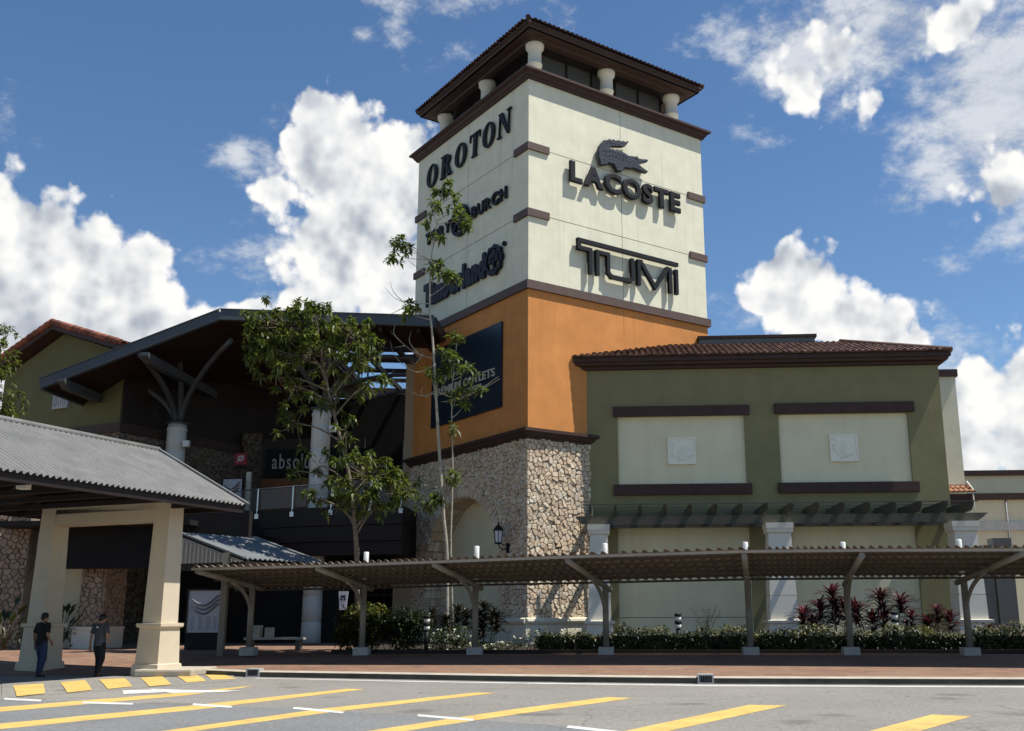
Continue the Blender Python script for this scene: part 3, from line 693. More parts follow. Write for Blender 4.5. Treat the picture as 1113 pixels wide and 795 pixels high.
# slightly inset front outline gives a rounded edge
ins=[]
for i,(a,b) in enumerate(croc_pts):
    p=Vector(croc_pts[i-1]);q=Vector(croc_pts[(i+1)%n]); t=(q-p).normalized(); nrm=Vector((-t.y,t.x)); ins.append((a+nrm.x*.035,b+nrm.y*.035))
vs+=[FR(a,b,.31) for a,b in ins]
fs=[tuple(range(n)),tuple(2*n+k for k in reversed(range(n)))]+[(l*n+k,l*n+(k+1)%n,(l+1)*n+(k+1)%n,(l+1)*n+k) for l in (0,1) for k in range(n)]
m.add(vs,fs)
em=m.build('crocodile_emblem',MT['crocskin'],sg)
for (a,b,r) in [(4.0+.17*k,22.62+.10*math.sin(k*.35),.035) for k in range(9)]+[(4.15+.2*k,22.42+.09*math.sin(k*.4),.035) for k in range(8)]+[(4.25+.16*k,23.16-.0*k,.03) for k in range(7)]+[(5.98,22.76,.045)]:
    m=M(); m.lathe([(r,0),(r*.8,.03),(r*.3,.05)],0,0,6)
    n0=len(m.v)-18
    for i in range(n0,len(m.v)): x,y,z=m.v[i]; m.v[i]=FR(a+x,b+y,.30+z)
    m.build('scute',MT['scute'],em)
sg=face_root('wall_sign','angular black capital letters under one long bar, lowest on the sunlit cream face','sign',GS)
def strokes(paths,fn,d0,d1,wd,name,mat,parent):
    for path in paths:
        m=M()
        for k,((a,b),(c,d)) in enumerate(zip(path,path[1:])):
            l=math.hypot(c-a,d-b); tx,tz=(c-a)/l,(d-b)/l; e=wd/2; nx,nz=-tz*e,tx*e
            ea=e if k>0 else 0; eb=e if k<len(path)-2 else 0
            dd=d1-.004*(k%2)
            poly=[(a-tx*ea+nx,b-tz*ea+nz),(c+tx*eb+nx,d+tz*eb+nz),(c+tx*eb-nx,d+tz*eb-nz),(a-tx*ea-nx,b-tz*ea-nz)]
            vs=[fn(p,q,d0+.003*(k%2)) for p,q in poly]+[fn(p,q,dd) for p,q in poly]
            m.add(vs,[(0,1,2,3),(7,6,5,4),(0,4,5,1),(1,5,6,2),(2,6,7,3),(3,7,4,0)])
        m.build(name,mat,parent)
strokes([[(8.46,17.92),(2.56,17.92),(2.56,17.56),(3.18,17.56),(3.18,16.44)],[(3.58,16.44),(3.58,17.56),(4.20,17.56),(4.20,16.70),(4.38,16.54),(5.45,16.54),(5.62,16.70),(5.62,17.66)],
  [(6.0,16.44),(6.0,17.60),(6.14,17.60),(6.98,16.52),(7.78,17.58),(7.93,17.58),(7.93,16.42)],[(8.34,17.66),(8.34,16.42)]],FR,.11,.29,.18,'letter',MT['black'],sg)
sg=face_root('wall_sign','bold serif black capital letters in the top row of the shaded tower face','sign',GS)
# serif letters, drawn stroke by stroke; s runs leftwards on this face, so x = -s
def ell(cx,cz,rx,rz,n=28): return [(cx+rx*math.cos(2*math.pi*k/n),cz+rz*math.sin(2*math.pi*k/n)) for k in range(n)]
def serif_letter(ch,x0,x1,z0,z1,slant=.08):
    m=M(); wd=x1-x0; h=z1-z0; st=wd*.27; th=wd*.085; sr=h*.06
    def P(x,z): return (x0+x*wd+slant*(z)*h,z0+z*h)
    def put(poly,lv):
        vs=[FL(-a,b,.06) for a,b in poly]+[FL(-a,b,.15+lv*.004) for a,b in poly]; n=len(poly)
        m.add(vs,[tuple(range(n)),tuple(reversed(range(n,2*n)))]+[(k,k+n,(k+1)%n+n,(k+1)%n) for k in range(n)])
    def bx(a,b,c,d,lv=0): put([P(a,c),P(b,c),P(b,d),P(a,d)],lv)
    S=.27;t=.085;s=.06
    if ch=='O':
        o=[P(.5+.5*math.cos(2*math.pi*k/32),.5+.52*math.sin(2*math.pi*k/32)) for k in range(32)]; i=[P(.5+.24*math.cos(2*math.pi*k/32),.5+.46*math.sin(2*math.pi*k/32)) for k in range(32)]
        n=32; vs=[FL(-a,b,.06) for a,b in o]+[FL(-a,b,.06) for a,b in i]+[FL(-a,b,.15) for a,b in o]+[FL(-a,b,.15) for a,b in i]; fs=[]
        for k in range(n):
            j=(k+1)%n; fs+=[(k,j,j+n,k+n),(k+2*n,k+3*n,j+3*n,j+2*n),(k,k+2*n,j+2*n,j),(k+n,j+n,j+3*n,k+3*n)]
        m.add(vs,fs)
    if ch=='R':
        bx(.1,.37,0,1,0); bx(0,.47,0,s,1); bx(0,.4,1-s,1,1)
        o=[(.37+.48*math.sin(math.pi*k/14),.74+.26*math.cos(math.pi*k/14)) for k in range(15)]; i=[(.37+.22*math.sin(math.pi*k/14),.74+.19*math.cos(math.pi*k/14)) for k in range(15)]
        for k in range(14): put([P(*o[k]),P(*o[k+1]),P(*i[k+1]),P(*i[k])],2)
        put([P(.42,.52),P(.68,.52),P(1.0,0),P(.72,0)],3); bx(.66,1.06,0,s,4)
    if ch=='T':
        bx(.36,.64,0,1,0); bx(.24,.76,0,s,1); bx(0,1,1-s*1.2,1,2); put([P(0,1),P(.07,1),P(.03,.70),P(0,.70)],3); put([P(1,1),P(.93,1),P(.97,.70),P(1,.70)],3)
    if ch=='N':
        bx(.10,.19,0,1,0); bx(.82,.91,0,1,0); put([P(.02,1),P(.34,1),P(.91,0),P(.80,0)],1); bx(0,.30,0,s,2); bx(.70,1.02,1-s,1,2)
    return m
for ch,sl,sr_,zz in (('O',9.42,8.20,23.30),('R',7.95,6.70,23.30),('O',6.50,5.28,23.30),('T',5.05,3.98,23.30),('O',3.86,2.66,23.30),('N',2.50,1.28,23.30)):
    serif_letter(ch,-sl+.05,-sr_-.1,zz-.22,zz+.98).build('letter',MT['black'],sg)
sg=face_root('wall_sign','dark capital letters either side of a round medallion, middle row of the shaded face','sign',GS)
fl=lambda d0,d1: (lambda s,z,d: FL(-s,z,d0+(d1-d0)*d))
word('TORY',-9.25,-6.75,19.98,20.62,.022,fl(.05,.15),MT['black'],sg,gap=.10,extr=.06,bev=.01)
word('BURCH',-4.72,-1.62,19.90,20.54,.022,fl(.05,.15),MT['black'],sg,gap=.10,extr=.06,bev=.01)
m=M(); o=(0.0,0,0)
out=ell(-5.75,20.22,.80,.80,36); inn=ell(-5.75,20.22,.62,.62,36)
m.ringprism(out,inn,(-.05,0,0),(0,-1,0),(0,0,1),(-.17,0,0)); med=m.build('medallion_ring',MT['black'],sg)
m=M()
for a,b,c,d in ((-6.2,-5.3,20.30,20.42),(-5.83,-5.67,19.72,20.30),(-6.2,-5.3,20.02,20.12),(-6.2,-6.08,20.42,20.62),(-5.42,-5.3,20.42,20.62),(-6.2,-6.08,19.82,20.02),(-5.42,-5.3,19.82,20.02)): 
    m.prism([(a,c),(b,c),(b,d),(a,d)],(-.05,0,0),(0,-1,0),(0,0,1),(-.15-.002*len(m.f)/6,0,0))
m.build('medallion_motif',MT['black'],sg)
sg=face_root('wall_sign','crowded dark lettering with a round tree emblem, lowest row of the shaded face','sign',GS)
word('Timberland',-9.32,-3.38,16.64,17.88,.062,fl(.05,.16),MT['navy'],sg,gap=.02,extr=.07,bev=.01)
m=M(); ou=[( -2.58+ (.70+.045*math.cos(9*a))*math.cos(a), 17.24+(.70+.045*math.cos(9*a))*math.sin(a)) for a in [2*math.pi*k/72 for k in range(72)]]
m.ringprism(ou,ell(-2.58,17.24,.56,.56,72),(-.05,0,0),(0,-1,0),(0,0,1),(-.17,0,0)); m.build('emblem_ring',MT['navy'],sg)
m=M()
m.prism([(-2.66,16.66),(-2.50,16.66),(-2.53,17.1),(-2.40,17.2),(-2.45,17.25),(-2.56,17.18),(-2.56,17.4),(-2.62,17.4),(-2.62,17.16),(-2.74,17.24),(-2.78,17.18),(-2.64,17.08)],(-.05,0,0),(0,-1,0),(0,0,1),(-.15,0,0))
for a,b,r in ((-2.58,17.56,.20),(-2.80,17.44,.17),(-2.36,17.44,.17),(-2.88,17.24,.13),(-2.28,17.24,.13)): m.prism(ell(a,b,r,r,14),(-.05,0,0),(0,-1,0),(0,0,1),(-.14-.004*len(m.f)%.02,0,0))
m.prism([(-3.05,16.82),(-2.1,16.82),(-2.15,16.72),(-3.0,16.72)],(-.05,0,0),(0,-1,0),(0,0,1),(-.165,0,0))
m.build('tree_emblem',MT['navy'],sg)
m=M(); m.ringprism(ell(-1.80,17.80,.11,.11,16),ell(-1.80,17.80,.06,.06,16),(-.03,0,0),(0,-1,0),(0,0,1),(-.12,0,0)); m.build('trademark_ring',MT['navy'],sg)
sg=face_root('sign_board','large dark blue board with pale lettering on the shaded orange tower wall','sign board',None)
m=M(); m.box(-.10,.02,1.97,8.30,10.37,14.22); m.build('board',MT['board'],sg)
word('JOHOR',-7.0,-4.6,12.42,12.76,.012,fl(.11,.15),MT['goldletter'],sg,gap=.10,extr=.03)
word('PREMIUM OUTLETS',-7.95,-2.45,11.84,12.22,.012,fl(.11,.15),MT['goldletter'],sg,gap=.08,extr=.03)
word('CENTER',-5.1,-3.5,11.56,11.72,.008,fl(.11,.14),MT['goldletter'],sg,gap=.1,extr=.03)
m=M(); sw=[]
for k in range(25):
    u=k/24; s=-7.3+5.2*u; z=11.55-.32*math.sin(math.pi*(u*.9+.05))+.25*u; sw.append(FL(-s,z,.13))
m.tube(sw,[.012+.045*math.sin(math.pi*k/24) for k in range(25)],6); m.build('swoosh',MT['goldletter'],sg)
# wall lanterns on the stone
for s,z,lab in ((1.30,4.75,'black wall lantern on the stone pier to the right of the arch'),(10.0,4.85,'black wall lantern on the stone at the left end of the arch')):
    b=Vector((TX,TY,0))+Vector((-math.sin(TA),math.cos(TA),0))*s
    r=root('wall_lantern',(b.x,b.y,z),lab,'lantern','lanterns on the tower base',rz=TA); r.scale=(.85,.85,.85)
    m=M(); m.box(-.16,-.02,-.10,.10,-.75,-.28); m.build('back_plate',MT['black'],r)
    m=M(); m.tube([(-.12,0,-.45),(-.34,0,-.62),(-.60,0,-.52),(-.68,0,-.30)],.028,8); m.tube([(-.14,0,-.34),(-.36,0,-.40),(-.52,0,-.34)],.018,6); m.build('bracket',MT['black'],r)
    m=M(); m.lathe([(.16,-.28),(.22,.28)],-.68,0,6,False); m.build('glass',MT['lampglass'],r)
    m=M(); m.lathe([(.08,-.36),(.20,-.33),(.20,-.28),(.17,-.275)],-.68,0,6,False); m.lathe([(.29,.28),(.29,.32),(.14,.50),(.05,.56),(.05,.64),(.015,.72)],-.68,0,6,False)
    for k in range(6):
        a=math.pi/3*k; m.bar((-.68+.17*math.cos(a),.17*math.sin(a),-.28),(-.68+.235*math.cos(a),.235*math.sin(a),.28),.03,.03)
    m.build('cage',MT['black'],r)

# ------------------------------------------------------------------ olive retail building
GY=42.931; GR=13.87
gb=root('retail_building',(0,GY,0),'olive green shop building with two blank beige panels and a low tiled eave','building')
m=M()
for z0,z1,holes in ((.2,5.25,((0.02,5.53),(7.27,12.36))),(5.25,7.0,()),(7.0,9.94,((.09,5.52),(6.97,12.42))),(9.94,12.15,())):
    x=-2.6
    for a,b in list(holes)+[(GR,GR)]:
        m.box(x,a,0,.35,z0,z1); x=b
m.box(GR-.35,GR,.35,14,.2,12.15); m.box(-.4,GR-.35,13.6,14,.2,12.1)
m.build('wall',MT['green'],gb)
for a,b,z0,z1,mt in ((.0,5.6,6.9,10.0,'beige'),(6.9,12.5,6.9,10.0,'beige'),(-.05,5.6,.2,5.3,'beige_low'),(7.2,12.45,.2,5.3,'beige_low')):
    m=M(); m.box(a,b,.13,.30,z0,z1); m.build('wall_panel',MT[mt],gb)
for a,b,z0,z1 in ((-.10,5.74,9.93,10.36),(6.80,12.68,9.96,10.40)): m=M(); m.box(a,b,-.16,.02,z0,z1); m.build('lintel',MT['brown'],gb,bevel=.015)
for a,b,z0,z1 in ((-.13,5.71,6.53,6.99),(6.80,12.64,6.55,6.99)): m=M(); m.box(a,b,-.16,.02,z0,z1); m.build('sill',MT['brown'],gb,bevel=.015)
m=M()
for a,b in ((.0,5.53),(7.27,12.36)): m.box(a,b,.124,.14,1.465,1.485)
m.build('panel_joint',MT['deck'],gb)
rp=random.Random(11)
for k,(cx,cz) in enumerate(((2.81,8.43),(9.67,8.47))):
    m=M(); h=.585
    m.ringprism([(-h,-h),(h,-h),(h,h),(-h,h)],[(-h+.07,-h+.07),(h-.07,-h+.07),(h-.07,h-.07),(-h+.07,h-.07)],(cx,.14,cz),(1,0,0),(0,0,1),(0,-.12,0)); 
    m.box(cx-h+.06,cx+h-.06,.06,.13,cz-h+.06,cz+h-.06)
    pl=m.build('relief_plaque',MT['plaque'],gb)
    m=M()
    for q in range(11):       # carved leaves fanning from the foot
        a=R_(148-q*(118/10)+rp.uniform(-4,4)); L=(.62+.18*math.sin(q*1.3))*(.9 if q<8 else .75); fx,fz=cx-.05,cz-.40
        tip=(fx+math.cos(a)*L*1.0,fz+math.sin(a)*L); mid=((fx+tip[0])/2,(fz+tip[1])/2); nx,nz=-math.sin(a)*.055,math.cos(a)*.055
        m.add([(fx,.055,fz),(mid[0]+nx,.05,mid[1]+nz),(tip[0],.052,tip[1]),(mid[0]-nx,.05,mid[1]-nz),(mid[0],.012,mid[1])],[(0,1,4),(1,2,4),(2,3,4),(3,0,4)])
    m.tube([(cx-.43+.13*math.cos(t),.045,cz+.25+.11*math.sin(t)) for t in [i*.42 for i in range(14)]],.022,6)
    m.tube([(cx-.2,.045,cz-.44),(cx+.15,.035,cz-.38),(cx+.45,.045,cz-.22)],.022,6)
    m.build('carving',MT['plaque'],pl)
# eave: stepped soffit, fascia, tiles
m=M(); prof=[(.05,12.0),(-.18,12.02),(-.21,12.11),(-.39,12.16),(-.42,12.26),(-.50,12.30),(-.50,12.47),(.05,12.54)]
x0,x1=-1.80,GR-.05
rings=[[(x0-(.0),y,z) for y,z in prof],[(x1-y-.02,y,z) for y,z in prof],[(x1-y-.02,13.9,z) for y,z in prof]]
m.loft(rings,False); m.box(x0+.03,GR+.42,-.495,-.455,12.40,12.585); m.box(GR+.40,GR+.44,-.455,11,12.40,12.585); m.build('eave',MT['brown'],gb)
m=M(); pitch=.38; rn=random.Random(9)
barrel(m,(-1.84,-.55,12.49),(1,0,0),(0,1,pitch),GR+.48+1.84,lambda x: min(3.9,GR+.48+1.84-x+.02),.135,rn)
barrel(m,(GR+.50,-.55,12.49),(0,1,0),(-1,0,pitch),12,lambda y: min(3.9,y),.135,rn)
m.build('roof_tiles',MT['tile'],gb,fix=False)
m=M(); X1=GR+.46; m.add([(-1.80,-.51,12.48),(X1,-.51,12.48),(X1-3.8,3.2,12.48+3.71*pitch),(-1.80,3.2,12.48+3.71*pitch),(X1,12,12.48),(X1-3.8,12,12.48+3.71*pitch)],[(0,1,2,3),(1,4,5,2)]); m.build('roof_deck',MT['tile_dark'],gb)
m=M(); m.tube([(X1,-.51,12.55),(X1-3.8,3.2,12.57+3.71*pitch)],.13,8); m.build('hip_ridge',MT['tile'],gb)
a=at(760,369,GY+4); b=at(886,374,GY+4)
m=M(); m.box(a.x,b.x,4-.0,7,b.z-.9,a.z); pp=m.build('parapet',MT['slate'],gb); m=M(); m.box(a.x-.08,b.x+.08,3.9,7.1,a.z,a.z+.14); m.build('coping',MT['brown'],pp)

# cream wing and far building to the right
p0=at(1016,410,46.5); p1=at(1038,410,46.5)
wg=root('cream_wing',(p0.x,46.5,0),'narrow cream end wall behind the olive building, with a brown cap','building')
m=M(); m.box(-2.5,p1.x-p0.x,0,9,.2,p0.z+.0); m.build('wall',MT['cream'],wg)
m=M(); m.box(-2.5,p1.x-p0.x+.10,-.10,9.1,p0.z+.0,p0.z+.34); m.build('coping',MT['brown'],wg)
c=at(1053,535,46.2); rn=random.Random(4)
m=M(); barrel(m,(-.5,-.85,c.z-.08),(1,0,0),(0,1,.45),p1.x-p0.x+.65,lambda x:.9,.11,rn); m.build('coping_tiles',MT['copper'],wg,fix=False)
m=M(); m.box(-.5,p1.x-p0.x+.02,-.62,0,c.z-.62,c.z-.12); m.build('brown_band',MT['brown'],wg)
m=M(); m.tube([(p1.x-p0.x+.05,-.1,c.z+.5),(p1.x-p0.x+.05,-.75,c.z+.1),(p1.x-p0.x+.05,-.75,c.z-1.6)],.03,6); m.build('downpipe',MT['pipe'],wg)
fb=root('far_building',(30,65,0),'low cream building with brown bands behind, at the right edge','building')
za,zb=at(1080,512,65).z,at(1080,541,65).z
m=M(); m.box(-9.5,25,0,20,0,zb); m.box(-9.5,25,2.0,20,zb,za); m.build('wall',MT['beige'],fb)
m=M(); m.box(-9.6,25,1.75,20,za-.05,za+.28); m.box(-9.6,25,-.25,2.3,zb-.15,zb+.25); m.build('brown_band',MT['brown'],fb)
z1=at(1080,572,64.8).z
m=M(); m.box(-9.6,25,-.18,.0,z1-.28,z1+.28); m.build('grey_band',MT['block'],fb)
m=M(); m.tube([(at(1099,590,64.8).x-30,-.06,2.0),(at(1099,590,64.8).x-30,-.06,zb)],.06,6); m.build('downpipe',MT['block'],fb)
p=at(1086,590,52); r=root('rooftop_unit',(p.x,52,0),'dark box shaped air conditioning unit seen over the walkway roof at right','air conditioner')
m=M(); m.box(-.45,.45,-.4,.4,.2,p.z+.2); m.build('casing',MT['steel'],r); m=M(); m.box(-1.5,-.5,-.3,.3,.2,p.z-.15); m.build('duct',MT['steel'],r)

# ------------------------------------------------------------------ pergola
pg=root('pergola',(0,GY,0),'grey green timber pergola on three white pillars along the olive wall','pergola')
for k,(y,x0,x1) in enumerate(((-2.0,-1.66,14.62),(-.45,-1.3,14.3))):
    m=M(); m.prism([(x0,5.48),(x0,5.42),(x0+.12,5.30),(x0+.35,5.16),(x0+.45,5.13),(x1-.52,5.13),(x1-.42,5.16),(x1-.18,5.30),(x1-.06,5.42),(x1,5.44),(x1,5.48)],(0,y,0),(1,0,0),(0,0,1),(0,.14,0)); m.build('beam',MT['pergola'],pg)
for k in range(16):
    x=-1.05+k*.985
    m=M(); m.prism([(-3.1,5.86),(-3.1,5.80),(-2.95,5.66),(-2.75,5.52),(-2.55,5.484),(.0,5.484),(.0,5.86)],(x-.05,0,0),(0,1,0),(0,0,1),(.10,0,0)); m.build('rafter',MT['pergola'],pg)
m=M()
for y in (-2.6,-1.3,-.4): m.box(-1.4,14.1,y,y+.05,5.864,5.90)
m.build('batten',MT['pergola'],pg)
for a,b in ((-1.14,-.36),(5.92,6.88),(13.12,14.06)):
    xc=(a+b)/2; hw=(b-a)/2
    m=M()
    def sq(h,z,d=None): d=d or h; return [(xc-h,-1.93-d,z),(xc+h,-1.93-d,z),(xc+h,-1.93+d,z),(xc-h,-1.93+d,z)]
    rings=[sq(hw+.12,.3),sq(hw+.12,1.22),sq(hw+.2,1.26),sq(hw+.22,1.36),sq(hw+.06,1.38),sq(hw+.04,2.28),sq(hw+.015,2.285),sq(hw+.015,2.315),sq(hw+.04,2.32),sq(hw-.04,4.70),sq(hw+.03,4.76),sq(hw+.03,4.86),sq(hw+.055,4.92),sq(hw+.06,5.125)]
    m.loft(rings,False); m.build('pillar',MT['white'],pg)

# ------------------------------------------------------------------ covered walkway in front
FRONT=[((208.5,617),30.3),((345,613.5),29.8),((472,609),29.2),((617,603.5),28.6),((809,597.5),28.0),((937,596.2),27.6),((1112,595.6),27.1),((1300,595),26.6)]
BACK=[((256,640.5),36.0),((388,638.5),34.7),((508,635),34.0),((655,632),32.8),((816,628.5),32.6),((928,627.5),32.45),((1060,626.7),32.3),((1240,626.0),32.1)]  # left stations pushed back out of view, added depth shades the paving
FP=[at(*p,Y) for p,Y in FRONT]; BP=[at(*p,Y) for p,Y in BACK]
def along(P,t):
    k=t*(len(P)-1); i=min(int(k),len(P)-2); return P[i].lerp(P[i+1],k-i)
cw=root('covered_walkway',(0,32,.4),'long low metal roofed walkway on curved arm posts across the front of the buildings','walkway')
LEN=sum((FP[i+1]-FP[i]).length for i in range(len(FP)-1)); ribs=int(LEN/.235)
m=M()
def cr(u,v):
    p=along(FP,u).lerp(along(BP,u),v); q=(u*ribs)%1.0
    h=.045 if q<.22 else 0.0
    return (p.x,p.y,p.z+h)
nu=ribs*4
def cgrid(u,v):
    i=round(u*nu); seg=i//4; ph=i%4; uu=(seg+(0,.30,.36,.58)[ph])/ribs; p=along(FP,min(1,uu)).lerp(along(BP,min(1,uu)),v); return (p.x,p.y,p.z+(0,0,.075,.075)[ph])
m.grid(cgrid,nu,6,False); m.build('sheet_roof',MT['canopy'],cw,world=True)
m=M()
for (a,b) in zip(FP,FP[1:]): m.bar(a+Vector((0,-.02,-.055)),b+Vector((0,-.02,-.055)),.04,.075)
m.build('front_gutter',MT['canopy'],cw,world=True)
for v in (.14,.31,.48,.65,.82,.985):
    m=M()
    for i in range(len(FP)-1):
        a=FP[i].lerp(BP[i],v);b=FP[i+1].lerp(BP[i+1],v); m.bar(a+Vector((0,0,-.05)),b+Vector((0,0,-.05)),.06,.065)
    m.build('purlin',MT['purlin'],cw,world=True)
POST=[((270,711.5),(214,621)),((393,711.6),(345,618)),((516,711.6),(472,614)),((659,711.7),(617,609.6)),((816,711.8),(809,604)),((925,712),(937,603.6)),((1055,712.6),(1112,601.6)),((1200,713),(1290,601))]
for k,(f,tp) in enumerate(POST):
    p=atz(*f,.4); g=along(FP,k/7); tip=at(*tp,g.y+.05)
    d=Vector((p.x-tip.x,p.y-tip.y,0)); 
    hz=BP[k].z+(FP[k].z-BP[k].z)*((BP[k].y-p.y)/(BP[k].y-FP[k].y))-.24      # beam height over the post
    top=Vector((p.x,p.y,hz)); back=top+(top-tip).normalized()*.55
    m=M(); m.tube([tip,tip.lerp(top,.5),top,back],[.085,.085,.085,.085],10); m.build('roof_arm',MT['post'],cw,world=True)
    m=M(); m.tube([(p.x,p.y,.6),(p.x,p.y,hz+.02)],.098,12); po=m.build('post',MT['post'],cw,world=True)
    c=[]
    e=tip.lerp(top,.60)-Vector((0,0,.05)); s=Vector((p.x,p.y,hz-.95))
    for i in range(9):
        t=i/8; q=s.lerp(Vector((p.x,p.y,hz-.25)),0)*(1-t)**2+Vector((p.x,p.y,hz-.20)).lerp(e,.12)*2*t*(1-t)+e*t*t; c.append(q)
    m=M(); m.tube(c,.06,8); m.build('curved_brace',MT['post'],cw,world=True)
    m=M(); m.box(p.x-.24,p.x+.24,p.y-.22,p.y+.22,.36,.63); m.build('footing_block',MT['block'],cw,world=True,bevel=0.02)
    zp=at(f[0],(0,600,593.5,590.5,589,589,586,586)[k],p.y).z
    m=M(); m.lathe([(.085,hz+.20),(.085,zp-.02),(.07,zp)],p.x,p.y+.12,12); k and m.build('vent_pipe',MT['pipe'],cw,world=True)

# ------------------------------------------------------------------ drop-off portico on the left
pt=root('portico',(-12.95,28.6,0),'cream columned drop-off portico with a corrugated metal gable roof','portico',rz=R_(-18.85))
def sqr(h,z,x,y): return [(x-h,y-h,z),(x+h,y-h,z),(x+h,y+h,z),(x-h,y+h,z)]
for (x,y) in ((0,0),(-4.44,0),(0,-8.0),(-4.44,-8.0)):
    m=M(); m.loft([sqr(*q,x,y) for q in ((.47,.0),(.47,.17),(.455,.31),(.41,.33),(.375,1.30),(.42,1.305),(.445,1.34),(.445,1.42),(.33,1.425),(.270,4.86))],False); m.build('column',MT['portico'],pt)
m=M(); m.box(-4.165,-.275,-.24,.24,4.28,4.86); m.build('tie_beam',MT['portico'],pt)
def corr(m,o,ux,us,n,depth,amp,seg=6,rows=3,thick=.02):
    o=Vector(o);ux=Vector(ux);us=Vector(us);nn=ux.cross(us).normalized()
    if nn.z<0: nn=-nn
    for t in (0,-thick):
        m.grid(lambda u,v: o+ux*u+us*v+nn*(t+amp*math.sin(2*math.pi*n*u)),n*seg,rows)
Lr=13.0
m=M(); corr(m,(1.42,1.65-Lr,4.85),(0,Lr,0),(-3.64,0,1.89),72,0,.036); corr(m,(-5.86,1.65-Lr,4.85),(0,Lr,0),(3.64,0,1.89),72,0,.036); m.build('corrugated_roof',MT['zinc'],pt,fix=False)
m=M(); m.tube([(-2.22,1.68-Lr,6.76),(-2.22,1.68,6.76)],.10,8); m.bar((-2.22,1.66,6.80),(1.46,1.66,4.89),.10,.05); m.build('ridge_cap',MT['zinc'],pt)
m=M(); m.box(1.28,1.34,1.6-Lr,1.6,4.62,4.84); m.box(-5.78,-5.72,1.6-Lr,1.6,4.62,4.84); 
m.bar((-2.22,1.56,6.60),(1.36,1.56,4.74),.06,.2); m.bar((-2.22,1.56,6.60),(-5.8,1.56,4.74),.06,.2); m.build('fascia',MT['deck'],pt)
m=M(); m.add([(1.3,1.5-Lr,4.80),(1.3,1.5,4.80),(-2.22,1.5,6.62),(-2.22,1.5-Lr,6.62),(-5.74,1.5,4.80),(-5.74,1.5-Lr,4.80)],[(0,1,2,3),(3,2,4,5)]); m.build('roof_lining',MT['deck'],pt)
for k in range(9): 
    m=M(); y=1.2-k*1.4; m.bar((1.2,y,4.74),(-2.22,y,6.50),.08,.14); m.bar((-5.64,y,4.74),(-2.22,y,6.50),.08,.14); m.bar((-5.6,y,4.70),(1.2,y,4.70),.08,.14); m.build('rafter',MT['deck'],pt)
m=M(); m.add([(1.2,.1,4.88),(-2.22,.1,6.6),(-5.64,.1,4.88)],[(0,1,2)]); m.box(-5.6,1.2,.08,.12,4.885,5.0); m.build('gable_infill',MT['deck'],pt)
p=at(26,527,23.4); m=M(); m.box(p.x-.13,p.x+.13,p.y-.1,p.y+.1,p.z-.11,p.z+.11); m.build('ceiling_lamp',MT['pipe'],pt,world=True)
# lower porch roof beyond the portico
Cc=at(265,607,33.4); Bc=at(347,612,36.6); Dc=at(203,583,34.2)
sl=Dc-Cc; wr=root('porch_roof',(Cc.x,Cc.y,0),'blue grey ribbed porch roof dappled with sunlight between portico and balcony','roof')
m=M(); up=sl*1.2; corr(m,Cc,Bc-Cc,up,16,0,.03,seg=6,rows=3); m.build('ribbed_roof',MT['slate'],wr,world=True,fix=False)
m=M(); m.bar(Bc+Vector((0,.02,.05)),Bc+up+Vector((0,.02,.05)),.22,.08); m.bar(Cc+Vector((0,0,.03)),Cc+up+Vector((0,0,.03)),.14,.06); m.build('verge_flashing',MT['slate'],wr,world=True)
m=M(); m.add([Cc+Vector((.0,.06,-.10)),Cc+up+Vector((0,.06,-.10)),Vector(((Cc+up).x,(Cc+up).y+.06,Cc.z-.12))],[(0,1,2)]); gbd=m.build('gable_boards',MT['block'],wr,world=True)
m=M()
for k in range(16):
    q=Cc.lerp(Cc+up,(k+1)/17); m.bar((q.x,q.y+.03,Cc.z-.12),(q.x,q.y+.03,q.z-.16),.03,.05,up=(0,1,0))
m.build('board_strip',MT['white'],wr,world=True)
m=M(); m.bar(Cc+Vector((-.02,.1,-.2)),Bc+Vector((-.02,-.0,-.2)),.1,.22); m.bar(Cc+Vector((0,.1,-.24)),Vector(((Cc+up).x,(Cc+up).y+.1,Cc.z-.24)),.1,.24); m.build('fascia',MT['deck'],wr,world=True)
for q in (Cc,):
    m=M(); m.box(q.x-.75,q.x-.55,q.y+.1,q.y+.3,.3,q.z+.2); m.build('post',MT['post'],wr,world=True)
pb=at(286,688,37.2)

# ------------------------------------------------------------------ gabled olive building far left
C0=(-23.05,45.0); ga=R_(66)
gl=root('gabled_building',(C0[0],C0[1],0),'olive gabled building with red ridge tiles and a stone lower band, far left','building',rz=ga)
# local: x = right face, y = left (gable) face
m=M(); S=9.0
for d in (0,):
    m.prism([(0,10.3),(S,10.3),(S,13.6),(4.7,15.35),(0,13.75)],(0,0,0),(0,1,0),(0,0,1),(18,0,0))
m.build('wall',MT['olive_dark'],gl)
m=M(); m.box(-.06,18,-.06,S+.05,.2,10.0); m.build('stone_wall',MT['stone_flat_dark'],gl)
m=M(); m.box(-.0,18,-.05,.1,10.45,13.9); m.build('shade_sheet',MT['darkwood'],gl)  # added dark sheet, colours this face for the shade under the atrium roof
m=M(); m.box(-.16,18.1,-.16,S+.12,9.98,10.42); m.build('brown_band',MT['brown'],gl)
m=M(); m.box(-.10,.02,3.75,4.85,11.5,12.36); pl=m.build('wall_plaque',MT['block'],gl)
m=M(); m.ringprism([(3.75,11.5),(4.85,11.5),(4.85,12.36),(3.75,12.36)],[(3.85,11.6),(4.75,11.6),(4.75,12.26),(3.85,12.26)],(-.14,0,0),(0,1,0),(0,0,1),(.05,0,0))
for k in range(5): m.bar((-.12,3.95+k*.17,11.65),(-.12,4.05+k*.14,12.2),.03,.03)
m.build('plaque_relief',MT['block'],pl)
rn=random.Random(8)
m=M(); sl_=(13.92-15.75)/(9.55-4.75)
